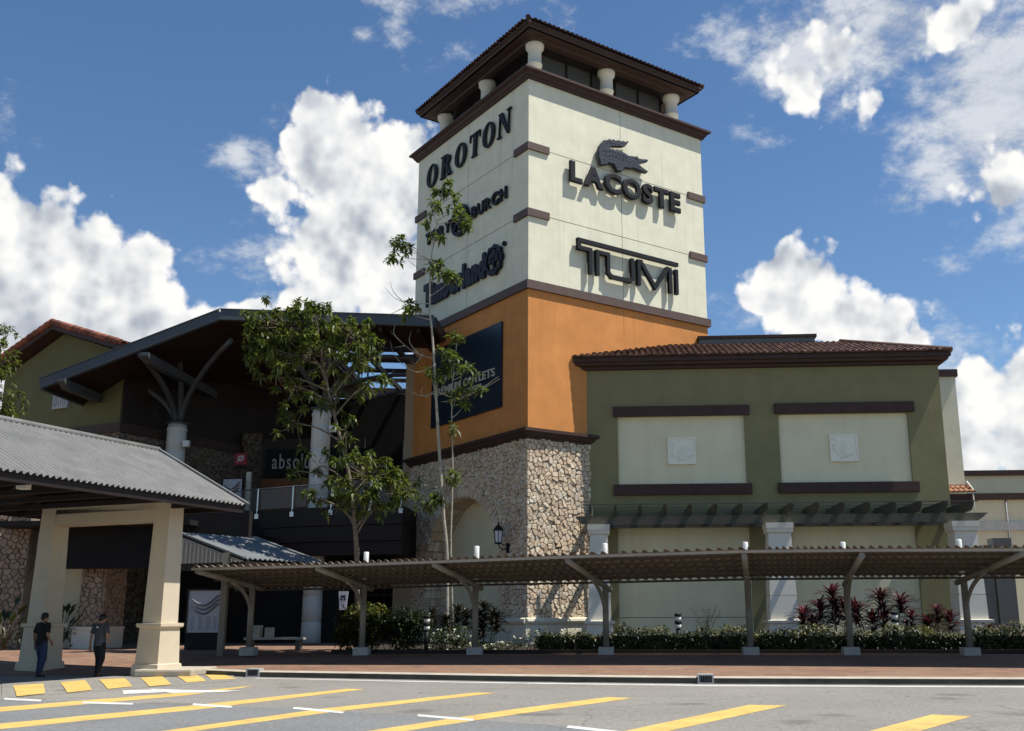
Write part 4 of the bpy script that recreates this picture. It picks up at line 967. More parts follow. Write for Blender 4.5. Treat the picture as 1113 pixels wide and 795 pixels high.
m.prism([(-.35,14.02),(-.35,13.72),(4.75,15.42),(9.6,13.58),(9.6,13.88),(4.75,15.72)],(-.7,0,0),(0,1,0),(0,0,1),(19,0,0)); m.build('roof_slab',MT['brown'],gl)
m=M(); 
barrel(m,(-.75,9.68,13.92),(1,0,0),(0,-4.9,1.83),18,lambda x:5.2,.14,rn); barrel(m,(-.75,-.42,14.06),(1,0,0),(0,5.15,1.68),18,lambda x:5.4,.14,rn); m.build('roof_tiles',MT['tile_red'],gl,fix=False)
m=M()
for (a,b) in (((-.72,9.6,13.96),(-.72,4.75,15.80)),((-.72,4.75,15.80),(-.72,-.38,14.10))):
    a=Vector(a);b=Vector(b); n=int((b-a).length/.42)
    for i in range(n):
        p=a.lerp(b,i/n);q=a.lerp(b,(i+1.08)/n); m.tube([p,q],[.17,.145],8)
m.build('verge_tiles',MT['tile_red'],gl)

# ------------------------------------------------------------------ atrium roof, columns, balcony
P0=at(45,412,42.5);P1=at(240,337,42.5);P2=at(472,344.5,44.0)
ac=root('atrium_roof',(-17,43,0),'dark cantilevered atrium roof with grey metal fascia and red brown soffit','roof')
D=Vector((0,17,.0)); TH=.5
def slab(m,a,b,d0,d1,t0,t1): # roof strip between depth d0..d1
    o0=Vector((0,d0,0));o1=Vector((0,d1,0)); z0=Vector((0,0,-t0));z1=Vector((0,0,-t1))
    m.add([a+o0+z0,b+o0+z0,b+o1+z0,a+o1+z0,a+o0+z1,b+o0+z1,b+o1+z1,a+o1+z1],[(0,1,2,3),(7,6,5,4),(0,4,5,1),(1,5,6,2),(2,6,7,3),(3,7,4,0)])
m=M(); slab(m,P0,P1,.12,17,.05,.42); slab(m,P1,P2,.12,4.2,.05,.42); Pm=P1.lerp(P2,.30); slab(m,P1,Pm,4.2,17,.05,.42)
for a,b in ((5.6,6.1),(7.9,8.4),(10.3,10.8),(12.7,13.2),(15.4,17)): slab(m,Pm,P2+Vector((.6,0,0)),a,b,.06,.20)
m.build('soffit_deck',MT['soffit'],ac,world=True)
m=M()
for a,b in ((P0,P1),(P1,P2)): m.bar(a+Vector((0,0,-.24)),b+Vector((0,0,-.24)),.16,.50)
m.bar(P0+Vector((.02,.1,-.24)),P0+Vector((.02,17,-.24)),.16,.5); m.bar(P2+Vector((0,.1,-.24)),P2+Vector((0,6,-.24)),.14,.5); m.build('fascia',MT['fascia'],ac,world=True)
m=M()
for a,b in ((P0,P1),(P1,P2)): m.bar(a+Vector((0,-.10,-.45)),b+Vector((0,-.10,-.45)),.05,.05); m.bar(a+Vector((0,-.10,.02)),b+Vector((0,-.10,.02)),.05,.04)
m.build('fascia_edge',MT['steel'],ac,world=True)
for px,py in ((62,411),(153,383)):
    a=at(px,py,42.2); m=M(); m.prism([(0,0),(0,-.16),(.5,-.42),(9,-.42),(9,-.02)],a,(0,1,0),(0,0,1),(.34,0,0)); m.build('outrigger_beam',MT['steel'],ac,world=True)
for t in (.18,.36,.55,.74,.92):
    a=P1.lerp(P2,t)+Vector((0,.2,-.43)); m=M(); m.bar(a+Vector((0,0,-.15)),a+Vector((0,16,-.15)),.14,.28); m.build('roof_joist',MT['deck'],ac,world=True)
for Yd in (5.0,9.0,13.0):
    c=[]
    for i in range(13):
        t=i/12; q=P1.lerp(P2,.25+.85*t)+Vector((0,Yd,-.7-1.5*(1-math.sin(math.pi*(.12+.76*t))))); c.append(q)
    m=M(); m.tube(c,.11,6); 
    for i in range(1,12,2): m.tube([c[i],Vector((c[i].x,c[i].y,P1.z-.45))],.05,5)
    m.build('arched_truss',MT['steel'],ac,world=True)
def arm(m,a,b,bulge,r0,r1):
    a=Vector(a);b=Vector(b); pts=[]
    c=Vector((a.x+(b.x-a.x)*bulge,a.y+(b.y-a.y)*bulge,a.z+(b.z-a.z)*.62))
    for i in range(11):
        t=i/10; pts.append(a*(1-t)**2+c*2*t*(1-t)+b*t*t)
    m.tube(pts,[r0+(r1-r0)*i/10 for i in range(11)],8)
for px,top,arms in ((193,462,((-41,-77,42.5),(2,-74,45.5),(58,-92,43.4),(-72,-56,45.5))),(350,446,((-50,-70,43.4),(5,-75,45),(55,-62,44.5)))):
    c=at(px,top,46.95); m=M()
    prof=[(.46,.2),(.46,c.z-.05),(.52,c.z)]
    z=.2; prof=[(.47,.2)]
    while z<c.z-1.2: prof+=[(.45,z+1.1),(.435,z+1.11),(.435,z+1.14),(.45,z+1.15)]; z+=1.15
    prof+=[(.43,c.z-.35),(.47,c.z-.3),(.47,c.z-.2),(.43,c.z-.18),(.43,c.z)]
    m.lathe(prof,c.x,c.y,28); m.build('round_column',MT['column'],ac,world=True)
    m=M(); m.lathe([(.60,c.z+.005),(.60,c.z+.06)],c.x,c.y,8,False); m.build('cap_plate',MT['steel'],ac,world=True)
    for i,(dx,dy,ay) in enumerate(arms):
        b=at(px+dx,top+dy,ay); m=M(); arm(m,(c.x+.1*(1 if dx>0 else -1),c.y,c.z+.06),b,.10,.15,.12); m.build('branch_arm',MT['steel'],ac,world=True)
    f=root('floodlight',(c.x+.48,c.y-.3,c.z-1.0),'small white floodlight fixed to the %s white round column'%('left' if px<250 else 'leaf screened'),'floodlight','floodlights on the columns')
    m=M(); m.box(.02,.32,-.12,.12,-.14,.16); m.build('housing',MT['pipe'],f,bevel=.02); m=M(); m.bar((-.1,.1,0),(.06,.05,0),.05,.05); m.build('bracket',MT['steel'],f)
# main mall block behind, and the upper slab
mall=root('mall_block',(-17,50,0),'dark shaded two storey shopfront under the atrium roof','building')
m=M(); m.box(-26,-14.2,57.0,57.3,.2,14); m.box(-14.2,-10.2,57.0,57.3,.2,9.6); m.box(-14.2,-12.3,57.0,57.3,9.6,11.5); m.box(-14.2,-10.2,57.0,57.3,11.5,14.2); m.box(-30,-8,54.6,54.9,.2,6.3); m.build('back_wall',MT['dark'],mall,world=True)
FL_=[at(437,548,45.0),at(380,549,45.3),at(330,550.5,45.9),at(280,552,47.1),at(240,553,48.6),at(190,554,50.5)]
zt=6.45
def edge(dy,z): return [(p.x,p.y+dy,z) for p in FL_]
m=M()
for (z0,z1,dy) in ((5.62,zt,0.0),(4.9,5.60,.10),(4.28,4.88,.22)):
    n=len(FL_); f=edge(dy,z0)+edge(dy,z1)
    b=[(x,55.0,z) for x,_,z in f]
    m.add(f+b,[(k,k+1,n+k+1,n+k) for k in range(n-1)]+[(n+k,n+k+1,3*n+k+1,3*n+k) for k in range(n-1)]+[(k+1,k,2*n+k,2*n+k+1) for k in range(n-1)]+[(0,n,3*n,2*n),(n-1,3*n-1,4*n-1,2*n-1)])
m.build('upper_floor_slab',MT['deck'],mall,world=True)
# shop on the upper floor
m=M(); a=at(286,488,50.5);b=at(436,488,50.5); m.box(a.x,b.x-1.9,50.5,50.7,zt,a.z+.5); m.build('shopfront_wall',MT['darkwood'],mall,world=True)
a=at(284,520,50.4);b=at(336,532,50.4); m=M(); m.box(a.x,b.x,50.36,50.5,zt+.05,a.z-.05); m.build('shop_panel',MT['rust'],mall,world=True)
a=at(290,489,50.3);b=at(404,517,50.3); 
ss=root('shop_sign',(a.x,50.3,a.z),'dark shop sign board with pale lower case lettering behind the balcony','sign board')
m=M(); m.box(a.x,b.x,50.22,50.34,b.z,a.z); m.build('board',MT['dark'],ss,world=True)
l0=at(296,507,50.2);l1=at(352,507,50.2);l2=at(360,509,50.2);l3=at(390,509,50.2); hh=.62
word('absolute',l0.x,l1.x,l0.z-.15,l0.z+hh,.006,lambda x,z,d:(x-a.x,-.14-.03*d,z-a.z),MT['silver'],ss,gap=.16,extr=.02)
word('thai',l2.x,l3.x,l0.z-.15,l0.z+hh*.8,.006,lambda x,z,d:(x-a.x,-.14-.03*d,z-a.z),MT['silver'],ss,gap=.16,extr=.02)
# stone return wall seen under the roof
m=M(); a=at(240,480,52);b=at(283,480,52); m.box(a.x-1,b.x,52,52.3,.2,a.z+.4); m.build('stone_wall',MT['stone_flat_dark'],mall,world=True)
# ground floor frontage in the shade
m=M(); m.box(-22,-10.6,53.0,53.1,.3,4.2); m.build('shop_glazing',MT['shopglass'],mall,world=True)
m=M()
for k in range(9): m.box(-22+k*1.4,-21.92+k*1.4,52.9,52.98,.3,4.25)
m.box(-22,-10.6,52.9,52.98,2.6,2.7); m.build('glazing_bars',MT['steel'],mall,world=True)
# tan wall strip beside the tower
m=M(); a=at(427,640,48.6); b=at(442.5,640,48.6); m.box(a.x,b.x+.6,48.6,49.2,.2,4.27); m.build('corner_pier',MT['tan'],mall,world=True)
a=at(436.5,560,49.0); b=at(448,560,49.0); t=at(441,396,49.0); m=M(); m.box(a.x,b.x+.35,49.05,49.6,4.3,t.z); m.build('corner_pier',MT['tan'],mall,world=True)
m=M(); m.box(a.x-.06,b.x+.4,48.98,49.62,t.z+.005,t.z+.5); m.build('pier_cap',MT['brown'],mall,world=True)
# balustrade
bal=root('balustrade',(FL_[0].x,FL_[0].y,zt),'glass balustrade with steel posts and handrail along the dark upper floor edge','railing')
tops=[Vector((p.x,p.y+.12,zt+1.08)) for p in FL_]
m=M(); m.tube(tops,.03,8); m.build('handrail',MT['chrome'],bal,world=True)
for (p,q) in zip(FL_,FL_[1:]):
    m=M(); m.add([(p.x,p.y+.12,zt+.08),(q.x,q.y+.12,zt+.08),(q.x,q.y+.12,zt+1.02),(p.x,p.y+.12,zt+1.02)],[(0,1,2,3)]); m.build('glass_panel',MT['rail_glass'],bal,world=True,fix=False)
for px in (436,403,360,318,280,243,210):
    t=0
    xs=[at(px,545,p.y).x for p in FL_]
    for i in range(len(FL_)-1):
        A=FL_[i];B=FL_[i+1]; fa=A.x-at(px,545,A.y).x; fb=B.x-at(px,545,B.y).x
        if fa>=0>=fb or i==len(FL_)-2:
            p=A.lerp(B,fa/(fa-fb) if fa!=fb else 0); break
    m=M(); m.box(p.x-.03,p.x+.03,p.y+.0,p.y+.06,zt-.30,zt+1.06); m.box(p.x-.09,p.x+.09,p.y-.06,p.y-.005,zt-.36,zt-.14); m.build('baluster_post',MT['chrome'],bal,world=True)
# directory sign, red sign and slim pillar on the upper floor
def boardsign(name,label,cat,c,w,h,leg,rz,kind):
    r=root(name,c,label,cat,rz=rz)
    m=M(); m.ringprism([(-w/2-.06,leg-.06),(w/2+.06,leg-.06),(w/2+.06,leg+h+.06),(-w/2-.06,leg+h+.06)],[(-w/2,leg),(w/2,leg),(w/2,leg+h),(-w/2,leg+h)],(0,-.05,0),(1,0,0),(0,0,1),(0,.12,0))
    m.box(-w/2-.04,w/2+.04,-.03,.05,0,leg-.06); m.build('frame',MT['black'],r)
    m=M(); m.box(-w/2,w/2,-.01,.03,leg,leg+h); m.build('poster',MT['paper'],r)
    for k in range(3):
        m=M(); pts=[]
        for i in range(17):
            u=i/16; z=leg+h*(.60+.10*k)-h*.16*math.sin(math.pi*min(1,u*1.15))+(h*.16*max(0,u-.45)); pts.append((-w*.42+w*.84*u,-.025,z))
        m.tube(pts,[.02]+[.035]*15+[.02],6); m.build('map_band',MT['poster_red'] if (kind==1 and k==1) else MT['poster_grey'],r)
    for i in range(4):
        m=M()
        for j in range(9):
            x=-w*.40+i*w*.21; m.box(x,x+w*(.10+.05*((i*7+j*3)%3)/2),-.014,-.01,leg+h*.06+j*h*.038,leg+h*.06+j*h*.038+h*.012)
        m.build('list_lines',MT['poster_grey'],r)
    return r
c=at(222,687,37.5)
boardsign('directory_board','black framed directory poster with curved map bands, in shade beside the portico column','sign board',(c.x,37.5,paving_z(c.x,37.5)),1.30,1.52,.62,R_(4),0)
c=at(252,540,48.9)
boardsign('directory_board','pale directory poster with wavy map lines standing on the upper balcony','sign board',(c.x,48.9,zt),1.02,1.45,.35,R_(-6),1)
c=at(262,499,49.6); r=root('red_sign',(c.x,49.6,c.z),'small square red sign with a white mark above the balcony','sign')
m=M(); m.box(-.30,.30,-.04,.04,-.30,.28); m.build('panel',MT['redpanel'],r)
m=M(); m.box(-.28,.28,-.02,.04,-.52,-.31); m.build('black_strip',MT['black'],r)
m=M(); m.ringprism(ell(0,.02,.15,.15,20),ell(0,.02,.09,.09,20),(0,-.055,0),(1,0,0),(0,0,1),(0,.012,0)); m.bar((-.18,-.05,-.16),(.18,-.05,.18),.03,.02,up=(0,1,0)); m.build('mark',MT['white_paint_small'],r)
c=at(269.5,540,49.4); r=root('slim_pillar',(c.x,49.4,zt),'slim white pillar standing behind the balcony directory poster','pillar'); m=M(); m.box(-.11,.11,-.11,.11,0,2.2); m.box(-.14,.14,-.14,.14,0,.15); m.build('shaft',MT['white'],r)

# entrance walls seen through the portico
ew=root('entrance_wall',(-22,39.5,0),'pale wall and rough stone piers beside the dark entrance behind the portico','wall')
a=at(40,640,40.2);b=at(92,640,40.2); m=M(); m.box(a.x,b.x,40.2,40.6,.2,3.5); m.build('pale_wall',MT['beige'],ew,world=True)
a=at(88,640,39.2);b=at(112,640,39.0);d=at(135,640,41.0); m=M(); m.add([(a.x,39.25,.3),(b.x,39.0,.3),(d.x,41.0,.3),(a.x,41.0,.3),(a.x,39.25,6.0),(b.x,39.0,6.0),(d.x,41.0,6.0),(a.x,41.0,6.0)],[(0,1,5,4),(1,2,6,5),(2,3,7,6),(3,0,4,7),(4,5,6,7)]); m.build('stone_pier',MT['mortar'],ew,world=True)
rs=random.Random(17)
def wallstones(p,q,z0,z1):
    p=Vector((p[0],p[1],0));q=Vector((q[0],q[1],0)); L_=(q-p).length; d_=(q-p)/L_; n_=Vector((d_.y,-d_.x,0)); mm=M()
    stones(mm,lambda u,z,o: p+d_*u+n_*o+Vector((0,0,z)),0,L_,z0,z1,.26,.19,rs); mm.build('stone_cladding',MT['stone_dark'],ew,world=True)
wallstones((a.x,39.25),(b.x,39.0),1.2,3.6); wallstones((b.x,39.0),(d.x,41.0),1.2,3.6)
m=M(); q=[(a.x-.15,39.1),(b.x+.0,38.85),(d.x+.15,40.95),(a.x-.15,41)]
m.loft([[(x,y,z) for x,y in q] for z in (.3,1.12)],False); q2=[(x+(.05 if i in(1,2) else -.05),y-.05) for i,(x,y) in enumerate(q)]; m.loft([[(x,y,z) for x,y in q2] for z in (1.122,1.22)],False); m.build('pier_base',MT['white'],ew,world=True)
a=at(-60,640,39.0);b=at(27,640,39.0); m=M(); m.box(a.x,b.x,39.0,39.5,.2,6); m.build('stone_wall',MT['mortar'],ew,world=True); wallstones((a.x+1.2,39.0),(b.x,39.0),.4,5.9)
a=at(135,640,42.0); m=M(); m.box(a.x-.06,a.x+.06,41.2,41.32,.3,5); m.build('door_frame',MT['steel'],ew,world=True)
a=at(46,600,38.4); m=M(); m.box(a.x,-14.2,38.4,38.75,3.42,5.6); m.build('entrance_shade_box',MT['dark'],ew,world=True)  # added near-black box, stands in for the deep shade above the wall
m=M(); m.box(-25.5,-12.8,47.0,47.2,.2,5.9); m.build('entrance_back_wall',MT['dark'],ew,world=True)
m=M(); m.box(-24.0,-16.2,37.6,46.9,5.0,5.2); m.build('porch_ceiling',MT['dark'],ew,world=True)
# bench with cartons, hanging lantern sign
c=at(297,690,36.6); zb=paving_z(c.x,36.6)
r=root('low_bench',(c.x,36.6,zb),'low pale slab bench in the shade behind the first walkway post','bench')
m=M(); m.box(-1.0,1.15,-.2,.2,.38,.46); m.build('seat',MT['block'],r)
for x in (-.8,.95): m=M(); m.box(x-.08,x+.08,-.16,.16,0,.378); m.build('leg',MT['steel'],r)
for dx,w_,h_,lab in ((-.62,.36,.42,'left of two pale cartons standing on the shaded low bench'),(-.14,.26,.34,'right and smaller of two pale cartons on the shaded low bench')):
    r=root('carton',(c.x+dx,36.6,zb+.462),lab,'box','cartons on the bench'); m=M(); m.box(-w_/2,w_/2,-.15,.15,0,h_); m.build('body',MT['cardboard'],r,bevel=.01); m=M(); m.box(-w_/2+.02,w_/2-.02,-.16,-.151,h_*.5,h_*.62); m.build('tape',MT['block'],r)
c=at(373,653,40); r=root('hanging_sign',(c.x,40,c.z),'small tapered pale sign with dark figures hanging in the shade under the balcony','sign')
m=M(); m.prism([(-.19,.36),(.19,.36),(.13,-.36),(-.13,-.36)],(0,-.03,0),(1,0,0),(0,0,1),(0,.06,0)); m.build('panel',MT['paper'],r); m=M(); m.tube([(0,0,.36),(0,0,1.5)],.012,5); m.build('hanger',MT['steel'],r)
m=M(); m.box(-.10,.10,-.045,-.035,.12,.2); m.box(-.10,-.04,-.045,-.035,.0,.1); m.box(.03,.1,-.045,-.035,.0,.1); m.build('figures',MT['black'],r)

# ------------------------------------------------------------------ planting
def leaf(m,p,d,L,wd,fold=.25,droop=.25,up=Vector((0,0,1))):
    d=d.normalized(); s=d.cross(up)
    if s.length<1e-3: s=Vector((1,0,0))
    s.normalize(); n=s.cross(d)
    mid=p+d*L*.5; tip=p+d*L-Vector((0,0,droop*L))
    m.add([p,mid+s*wd/2+n*fold*wd-Vector((0,0,droop*L*.3)),tip,mid-s*wd/2+n*fold*wd-Vector((0,0,droop*L*.3)),mid-Vector((0,0,droop*L*.3))],[(0,1,4),(1,2,4),(2,3,4),(3,0,4)])
def rdir(r,zb=0.0,zs=1.0):
    while True:
        v=Vector((r.uniform(-1,1),r.uniform(-1,1),r.uniform(-1,1)))
        if .05<v.length<1: break
    v.normalize(); v.z=v.z*zs+zb; return v.normalized()
def cluster(m,p,n,L,r,droop=.35,zb=.25,wd=.33):
    for _ in range(n):
        l=L*r.uniform(.65,1.2); leaf(m,p+rdir(r)*L*.12,rdir(r,zb,.8),l,l*wd*r.uniform(.8,1.2),.2,droop*r.uniform(.4,1.4))
def taper(m,pts,r0,r1,n=8):
    k=len(pts); m.tube(pts,[r0+(r1-r0)*i/(k-1) for i in range(k)],n)
def smooth(pts,k=4):
    P=[Vector(p) for p in pts]; out=[]
    for i in range(len(P)-1):
        a=P[max(i-1,0)];b=P[i];c=P[i+1];d=P[min(i+2,len(P)-1)]
        for j in range(k):
            t=j/k; out.append(.5*((2*b)+(c-a)*t+(2*a-5*b+4*c-d)*t*t+(3*b-a-3*c+d)*t**3))
    out.append(P[-1]); return out
# broad leaved tree in front of the atrium
rn=random.Random(21); YT=35.7
b=at(388,640,YT); t1=root('broadleaf_tree',(b.x,YT,.45),'tall broad leaved tree with a full dark green crown in front of the atrium roof','tree')
tp=smooth([Vector((b.x+.1,YT,.4)),at(388,612,YT),at(386,575,YT),at(383,540,YT),at(376,500,YT+.1),at(366,462,YT+.1),at(357,425,YT),at(350,390,YT),at(346,360,YT)])
m=M(); taper(m,tp,.10,.03,10); m.build('trunk',MT['bark'],t1,world=True)
REG=[((312,356),42,26,62,1.3),((284,384),24,13,24,.8),((342,342),28,15,30,.9),((386,368),26,22,40,1.1),((340,388),44,22,34,1.3),((322,420),36,24,17,1.1),((366,426),32,26,13,1.1),((402,416),22,16,8,.8),((322,460),22,24,9,.9),((376,468),22,22,6,.8),((345,505),22,22,7,.9),((398,520),40,26,50,1.2),((428,536),24,17,26,.9),((368,548),24,16,15,.9),((345,542),14,10,6,.6),((412,550),18,12,10,.8),((322,512),12,10,5,.6),((300,410),26,18,13,.9),((290,368),22,14,17,.8),((398,392),18,14,13,.8)]
lm=M(); bm_=M(); pods=M()
for (c,rx,ry,n,dy) in REG:
    cc=at(c[0],c[1],YT+rn.uniform(-.3,.3)); sc=(YT/F)
    k=min(range(len(tp)),key=lambda i:(tp[i]-(cc-Vector((0,0,1.0)))).length)
    taper(bm_,smooth([tp[k],tp[k].lerp(cc,.5)+Vector((0,0,.15)),cc],3),.045,.018,6)
    for _ in range(n):
        a=rn.uniform(0,2*math.pi); q=math.sqrt(rn.random())
        p=cc+Vector((math.cos(a)*q*rx*sc*1.0,rn.uniform(-dy,dy),-math.sin(a)*q*ry*sc*1.04))
        taper(bm_,[cc.lerp(p,.15),cc.lerp(p,.6)+Vector((0,0,-.06)),p],.014,.006,4)
        cluster(lm,p,rn.randint(17,26),.27,rn,droop=.5,zb=.12,wd=.40)
        if c[1]<395 and rn.random()<.16:
            for _ in range(2): leaf(lm,p+Vector((rn.uniform(-.1,.1),-.1,-.1)),Vector((rn.uniform(-.1,.1),rn.uniform(-.1,.1),-1)),rn.uniform(.35,.65),.06,.1,0)
bm_.build('branches',MT['bark'],t1,world=True,fix=False); lm.build('crown',MT['leaf'],t1,world=True,fix=False); 
# slender young tree in front of the tower
YS=37.0; b=at(486,660,YS); t2=root('young_tree',(b.x,YS,.45),'slender young tree with pale stem and sparse leaf tufts before the tower','tree')
tp=smooth([Vector((b.x,YS,.4)),at(486,606,YS),at(482,560,YS),at(478,500,YS),at(474.5,442,YS),at(472,397,YS),at(469.5,360,YS),at(467,334,YS),at(468.5,283,YS),at(475,244,YS),at(481,207,YS)])
m=M(); taper(m,tp,.078,.018,9); m.build('trunk',MT['bark_pale'],t2,world=True)
tp2=smooth([Vector((b.x+.25,YS+.1,.4)),at(490,600,YS),at(491.5,540,YS),at(492,500,YS),at(491,455,YS),at(492,414,YS),at(497,370,YS)])
m=M(); taper(m,tp2,.040,.012,8); m.build('trunk',MT['bark_pale'],t2,world=True,label='thinner second stem')
TUFT=[(483,204,9,8,9),(489,212,7,7,5),(470,226,8,7,6),(494,226,6,6,4),(502,238,9,9,9),(465,243,5,5,3),(435,262,8,7,7),(427,277,7,8,6),(441,270,6,6,4),(484,299,9,7,9),(472,292,9,6,7),(492,303,7,5,5),(447,334,8,7,6),(441,338,5,5,3),(475,255,5,5,3),(497,364,7,9,6),(489,395,12,8,9),(509,402,9,6,6),(469,408,9,7,6),(514,421,10,7,7),(497,430,9,7,7),(505,440,7,5,4),(480,402,7,6,4),(495,466,5,6,3),(492,516,8,9,7),(462,547,12,8,9),(473,541,8,6,5),(450,523,5,4,2),(485,385,8,7,5)]
lm=M(); bm_=M()
for (x,y,rx,ry,n) in TUFT:
    c=at(x,y,YS+rn.uniform(-.5,.3)); src=tp if not(x>484 and 360<y<520) else tp2
    k=min(range(len(src)),key=lambda i:(src[i]-(c-Vector((0,0,.5)))).length)
    taper(bm_,smooth([src[k],src[k].lerp(c,.5)+Vector((0,0,-.05)),c],3),.018,.007,5)
    for _ in range(n):
        p=c+Vector((rn.uniform(-rx,rx)*.034,rn.uniform(-.3,.3),rn.uniform(-ry,ry)*.034)); taper(bm_,[c,p],.006,.004,4)
        cluster(lm,p,rn.randint(10,15),.30,rn,droop=.4,zb=.2,wd=.38)
for path in ([(472,397),(455,405),(440,398),(428,385),(424,370)],[(471,390),(452,384),(436,372),(424,360)],[(455,385),(445,372),(447,360)],[(440,376),(428,378)],[(468,330),(448,330),(430,325),(418,312)],[(448,330),(432,338),(420,344)],[(440,330),(428,318),(424,306)],[(472,428),(455,430),(440,420),(432,412)],[(474,425),(492,432),(512,428),(530,420),(543,412)],[(460,384),(452,395),(446,392)],[(436,372),(428,362),(430,352)],[(472,425),(462,432),(458,424),(464,418)],[(470,300),(455,292),(440,280)],[(476,240),(490,232),(500,238)]):
    d=rn.uniform(-.3,.3); taper(bm_,smooth([at(x,y,YS+d*i/len(path)) for i,(x,y) in enumerate(path)],3),.020,.005,5)
bm_.build('branches',MT['bark_pale'],t2,world=True,fix=False); lm.build('crown',MT['leaf_slim'],t2,world=True,fix=False)
# tree at the left edge
YL=37.5; b=at(-45,680,YL); t3=root('side_tree',(b.x,YL,.4),'olive green tree cut by the left edge above the corrugated portico roof','tree')
tp=smooth([Vector((b.x,YL,.3)),at(-48,560,YL),at(-44,470,YL),at(-36,400,YL),at(-32,350,YL)])
m=M(); taper(m,tp,.14,.03,8); m.build('trunk',MT['bark'],t3,world=True)
lm=M(); bm_=M()
for (x,y,rx,ry,n) in ((4,362,14,8,12),(8,378,10,7,9),(-4,392,12,10,12),(10,392,6,6,3),(2,410,12,9,8),(6,428,14,8,12),(12,442,14,10,16),(-6,445,16,14,18),(2,455,20,8,14),(-30,370,26,30,30),(-40,430,36,34,40),(-20,335,18,14,10)):
    c=at(x,y,YL+rn.uniform(-.6,.4)); k=min(range(len(tp)),key=lambda i:(tp[i]-(c-Vector((0,0,.6)))).length); taper(bm_,smooth([tp[k],tp[k].lerp(c,.5)+Vector((0,0,.1)),c],3),.03,.01,5)
    for _ in range(n):
        p=c+Vector((rn.uniform(-rx,rx)*.033,rn.uniform(-.6,.6),rn.uniform(-ry,ry)*.033)); taper(bm_,[c,p],.008,.004,4); cluster(lm,p,rn.randint(8,13),.26,rn,droop=.4,zb=.2,wd=.36)
bm_.build('branches',MT['bark'],t3,world=True,fix=False); lm.build('crown',MT['leaf_olive'],t3,world=True,fix=False)

# planter, soil, hedge
m=M(); rings=[]
for x,y in ((-9.4,33.55),(-5.5,33.3),(-.4,33.0),(5.7,32.7),(12.8,32.3),(26,31.5)): rings.append([(x,y,.3),(x,y,.52),(x,y+.16,.52),(x,y+.16,.3)])
m.loft(rings,False); tag(m.build('planter_kerb',MT['deck']),'long low dark planter kerb in front of the hedge','kerb')
m=M(); m.add([(-9.4,33.65,.47),(-5.5,33.4,.47),(-.4,33.1,.47),(5.7,32.8,.47),(12.8,32.4,.47),(26,31.6,.47),(26,50,.47),(-9.4,50,.47)],[tuple(range(8))]); tag(m.build('planting_bed',MT['soil']),kind='structure')
def planter_y(x): return lerp_poly([(-9.4,33.55),(-5.5,33.3),(-.4,33.0),(5.7,32.7),(12.8,32.3),(26,31.5)],x)
rn=random.Random(33)
hr=root('hedge',(6,36,.47),'long low dark clipped hedge with pale tips in front of the olive building','hedge')
lm=M(); tips=M(); core=M(); rings=[]
for i in range(56):
    x=-2.6+i*.36; h=1.02+.05*math.sin(i*1.9)+.04*math.sin(i*.7); y=planter_y(x)
    rings.append([(x,y+.42,.47),(x,y+.38,.47+h*.45),(x,y+.55,.30+h*.62),(x,y+1.4,.30+h*.62),(x,y+1.55,.47)])
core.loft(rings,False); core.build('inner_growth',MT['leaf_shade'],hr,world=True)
for i in range(12500):
    x=rn.uniform(-2.7,17); y0=planter_y(x)
    hgt=.62+.09*math.sin(x*2.3)+.07*math.sin(x*5.1+1)+.05*math.sin(x*9.7)
    if x<-.6: hgt*=.62+.3*(x+2.7)/2.1
    if 9.6<x<11.2: hgt*=.9
    u=rn.random()
    if u<.55: y=y0+rn.uniform(.22,.5); z=.47+hgt*rn.random()
    else: y=y0+rn.uniform(.3,1.6); z=.47+hgt*rn.uniform(.72,1.06)
    d=rdir(rn,.25,.8); d.y-=.35
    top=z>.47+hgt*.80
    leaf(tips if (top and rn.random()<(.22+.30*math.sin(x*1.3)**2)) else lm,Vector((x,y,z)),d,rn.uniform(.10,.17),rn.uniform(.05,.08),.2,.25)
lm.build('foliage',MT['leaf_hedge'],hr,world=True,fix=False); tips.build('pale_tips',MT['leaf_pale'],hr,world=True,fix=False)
def rosette(m,p,n,L,rn,wd=.07,zb=.35):
    for k in range(n):
        a=2*math.pi*k/n*2.4+rn.uniform(-.3,.3); e=rn.uniform(-.1,1.2); d=Vector((math.cos(a)*math.cos(e),math.sin(a)*math.cos(e),math.sin(e)+zb*.5)); l=L*rn.uniform(.7,1.15)
        d.normalize(); s=d.cross(Vector((0,0,1)))
        if s.length<.01: s=Vector((1,0,0))
        s.normalize(); vs=[]; 
        for i,(t,w_) in enumerate(((0,.35),(.35,1),(.7,.8),(1,.05))):
            q=p+d*l*t-Vector((0,0,.38*l*t*t)); vs+=[q-s*wd*w_/2,q+Vector((0,0,-.012)),q+s*wd*w_/2]
        m.add(vs,[(3*i+j,3*i+j+1,3*i+j+4,3*i+j+3) for i in range(3) for j in range(2)])
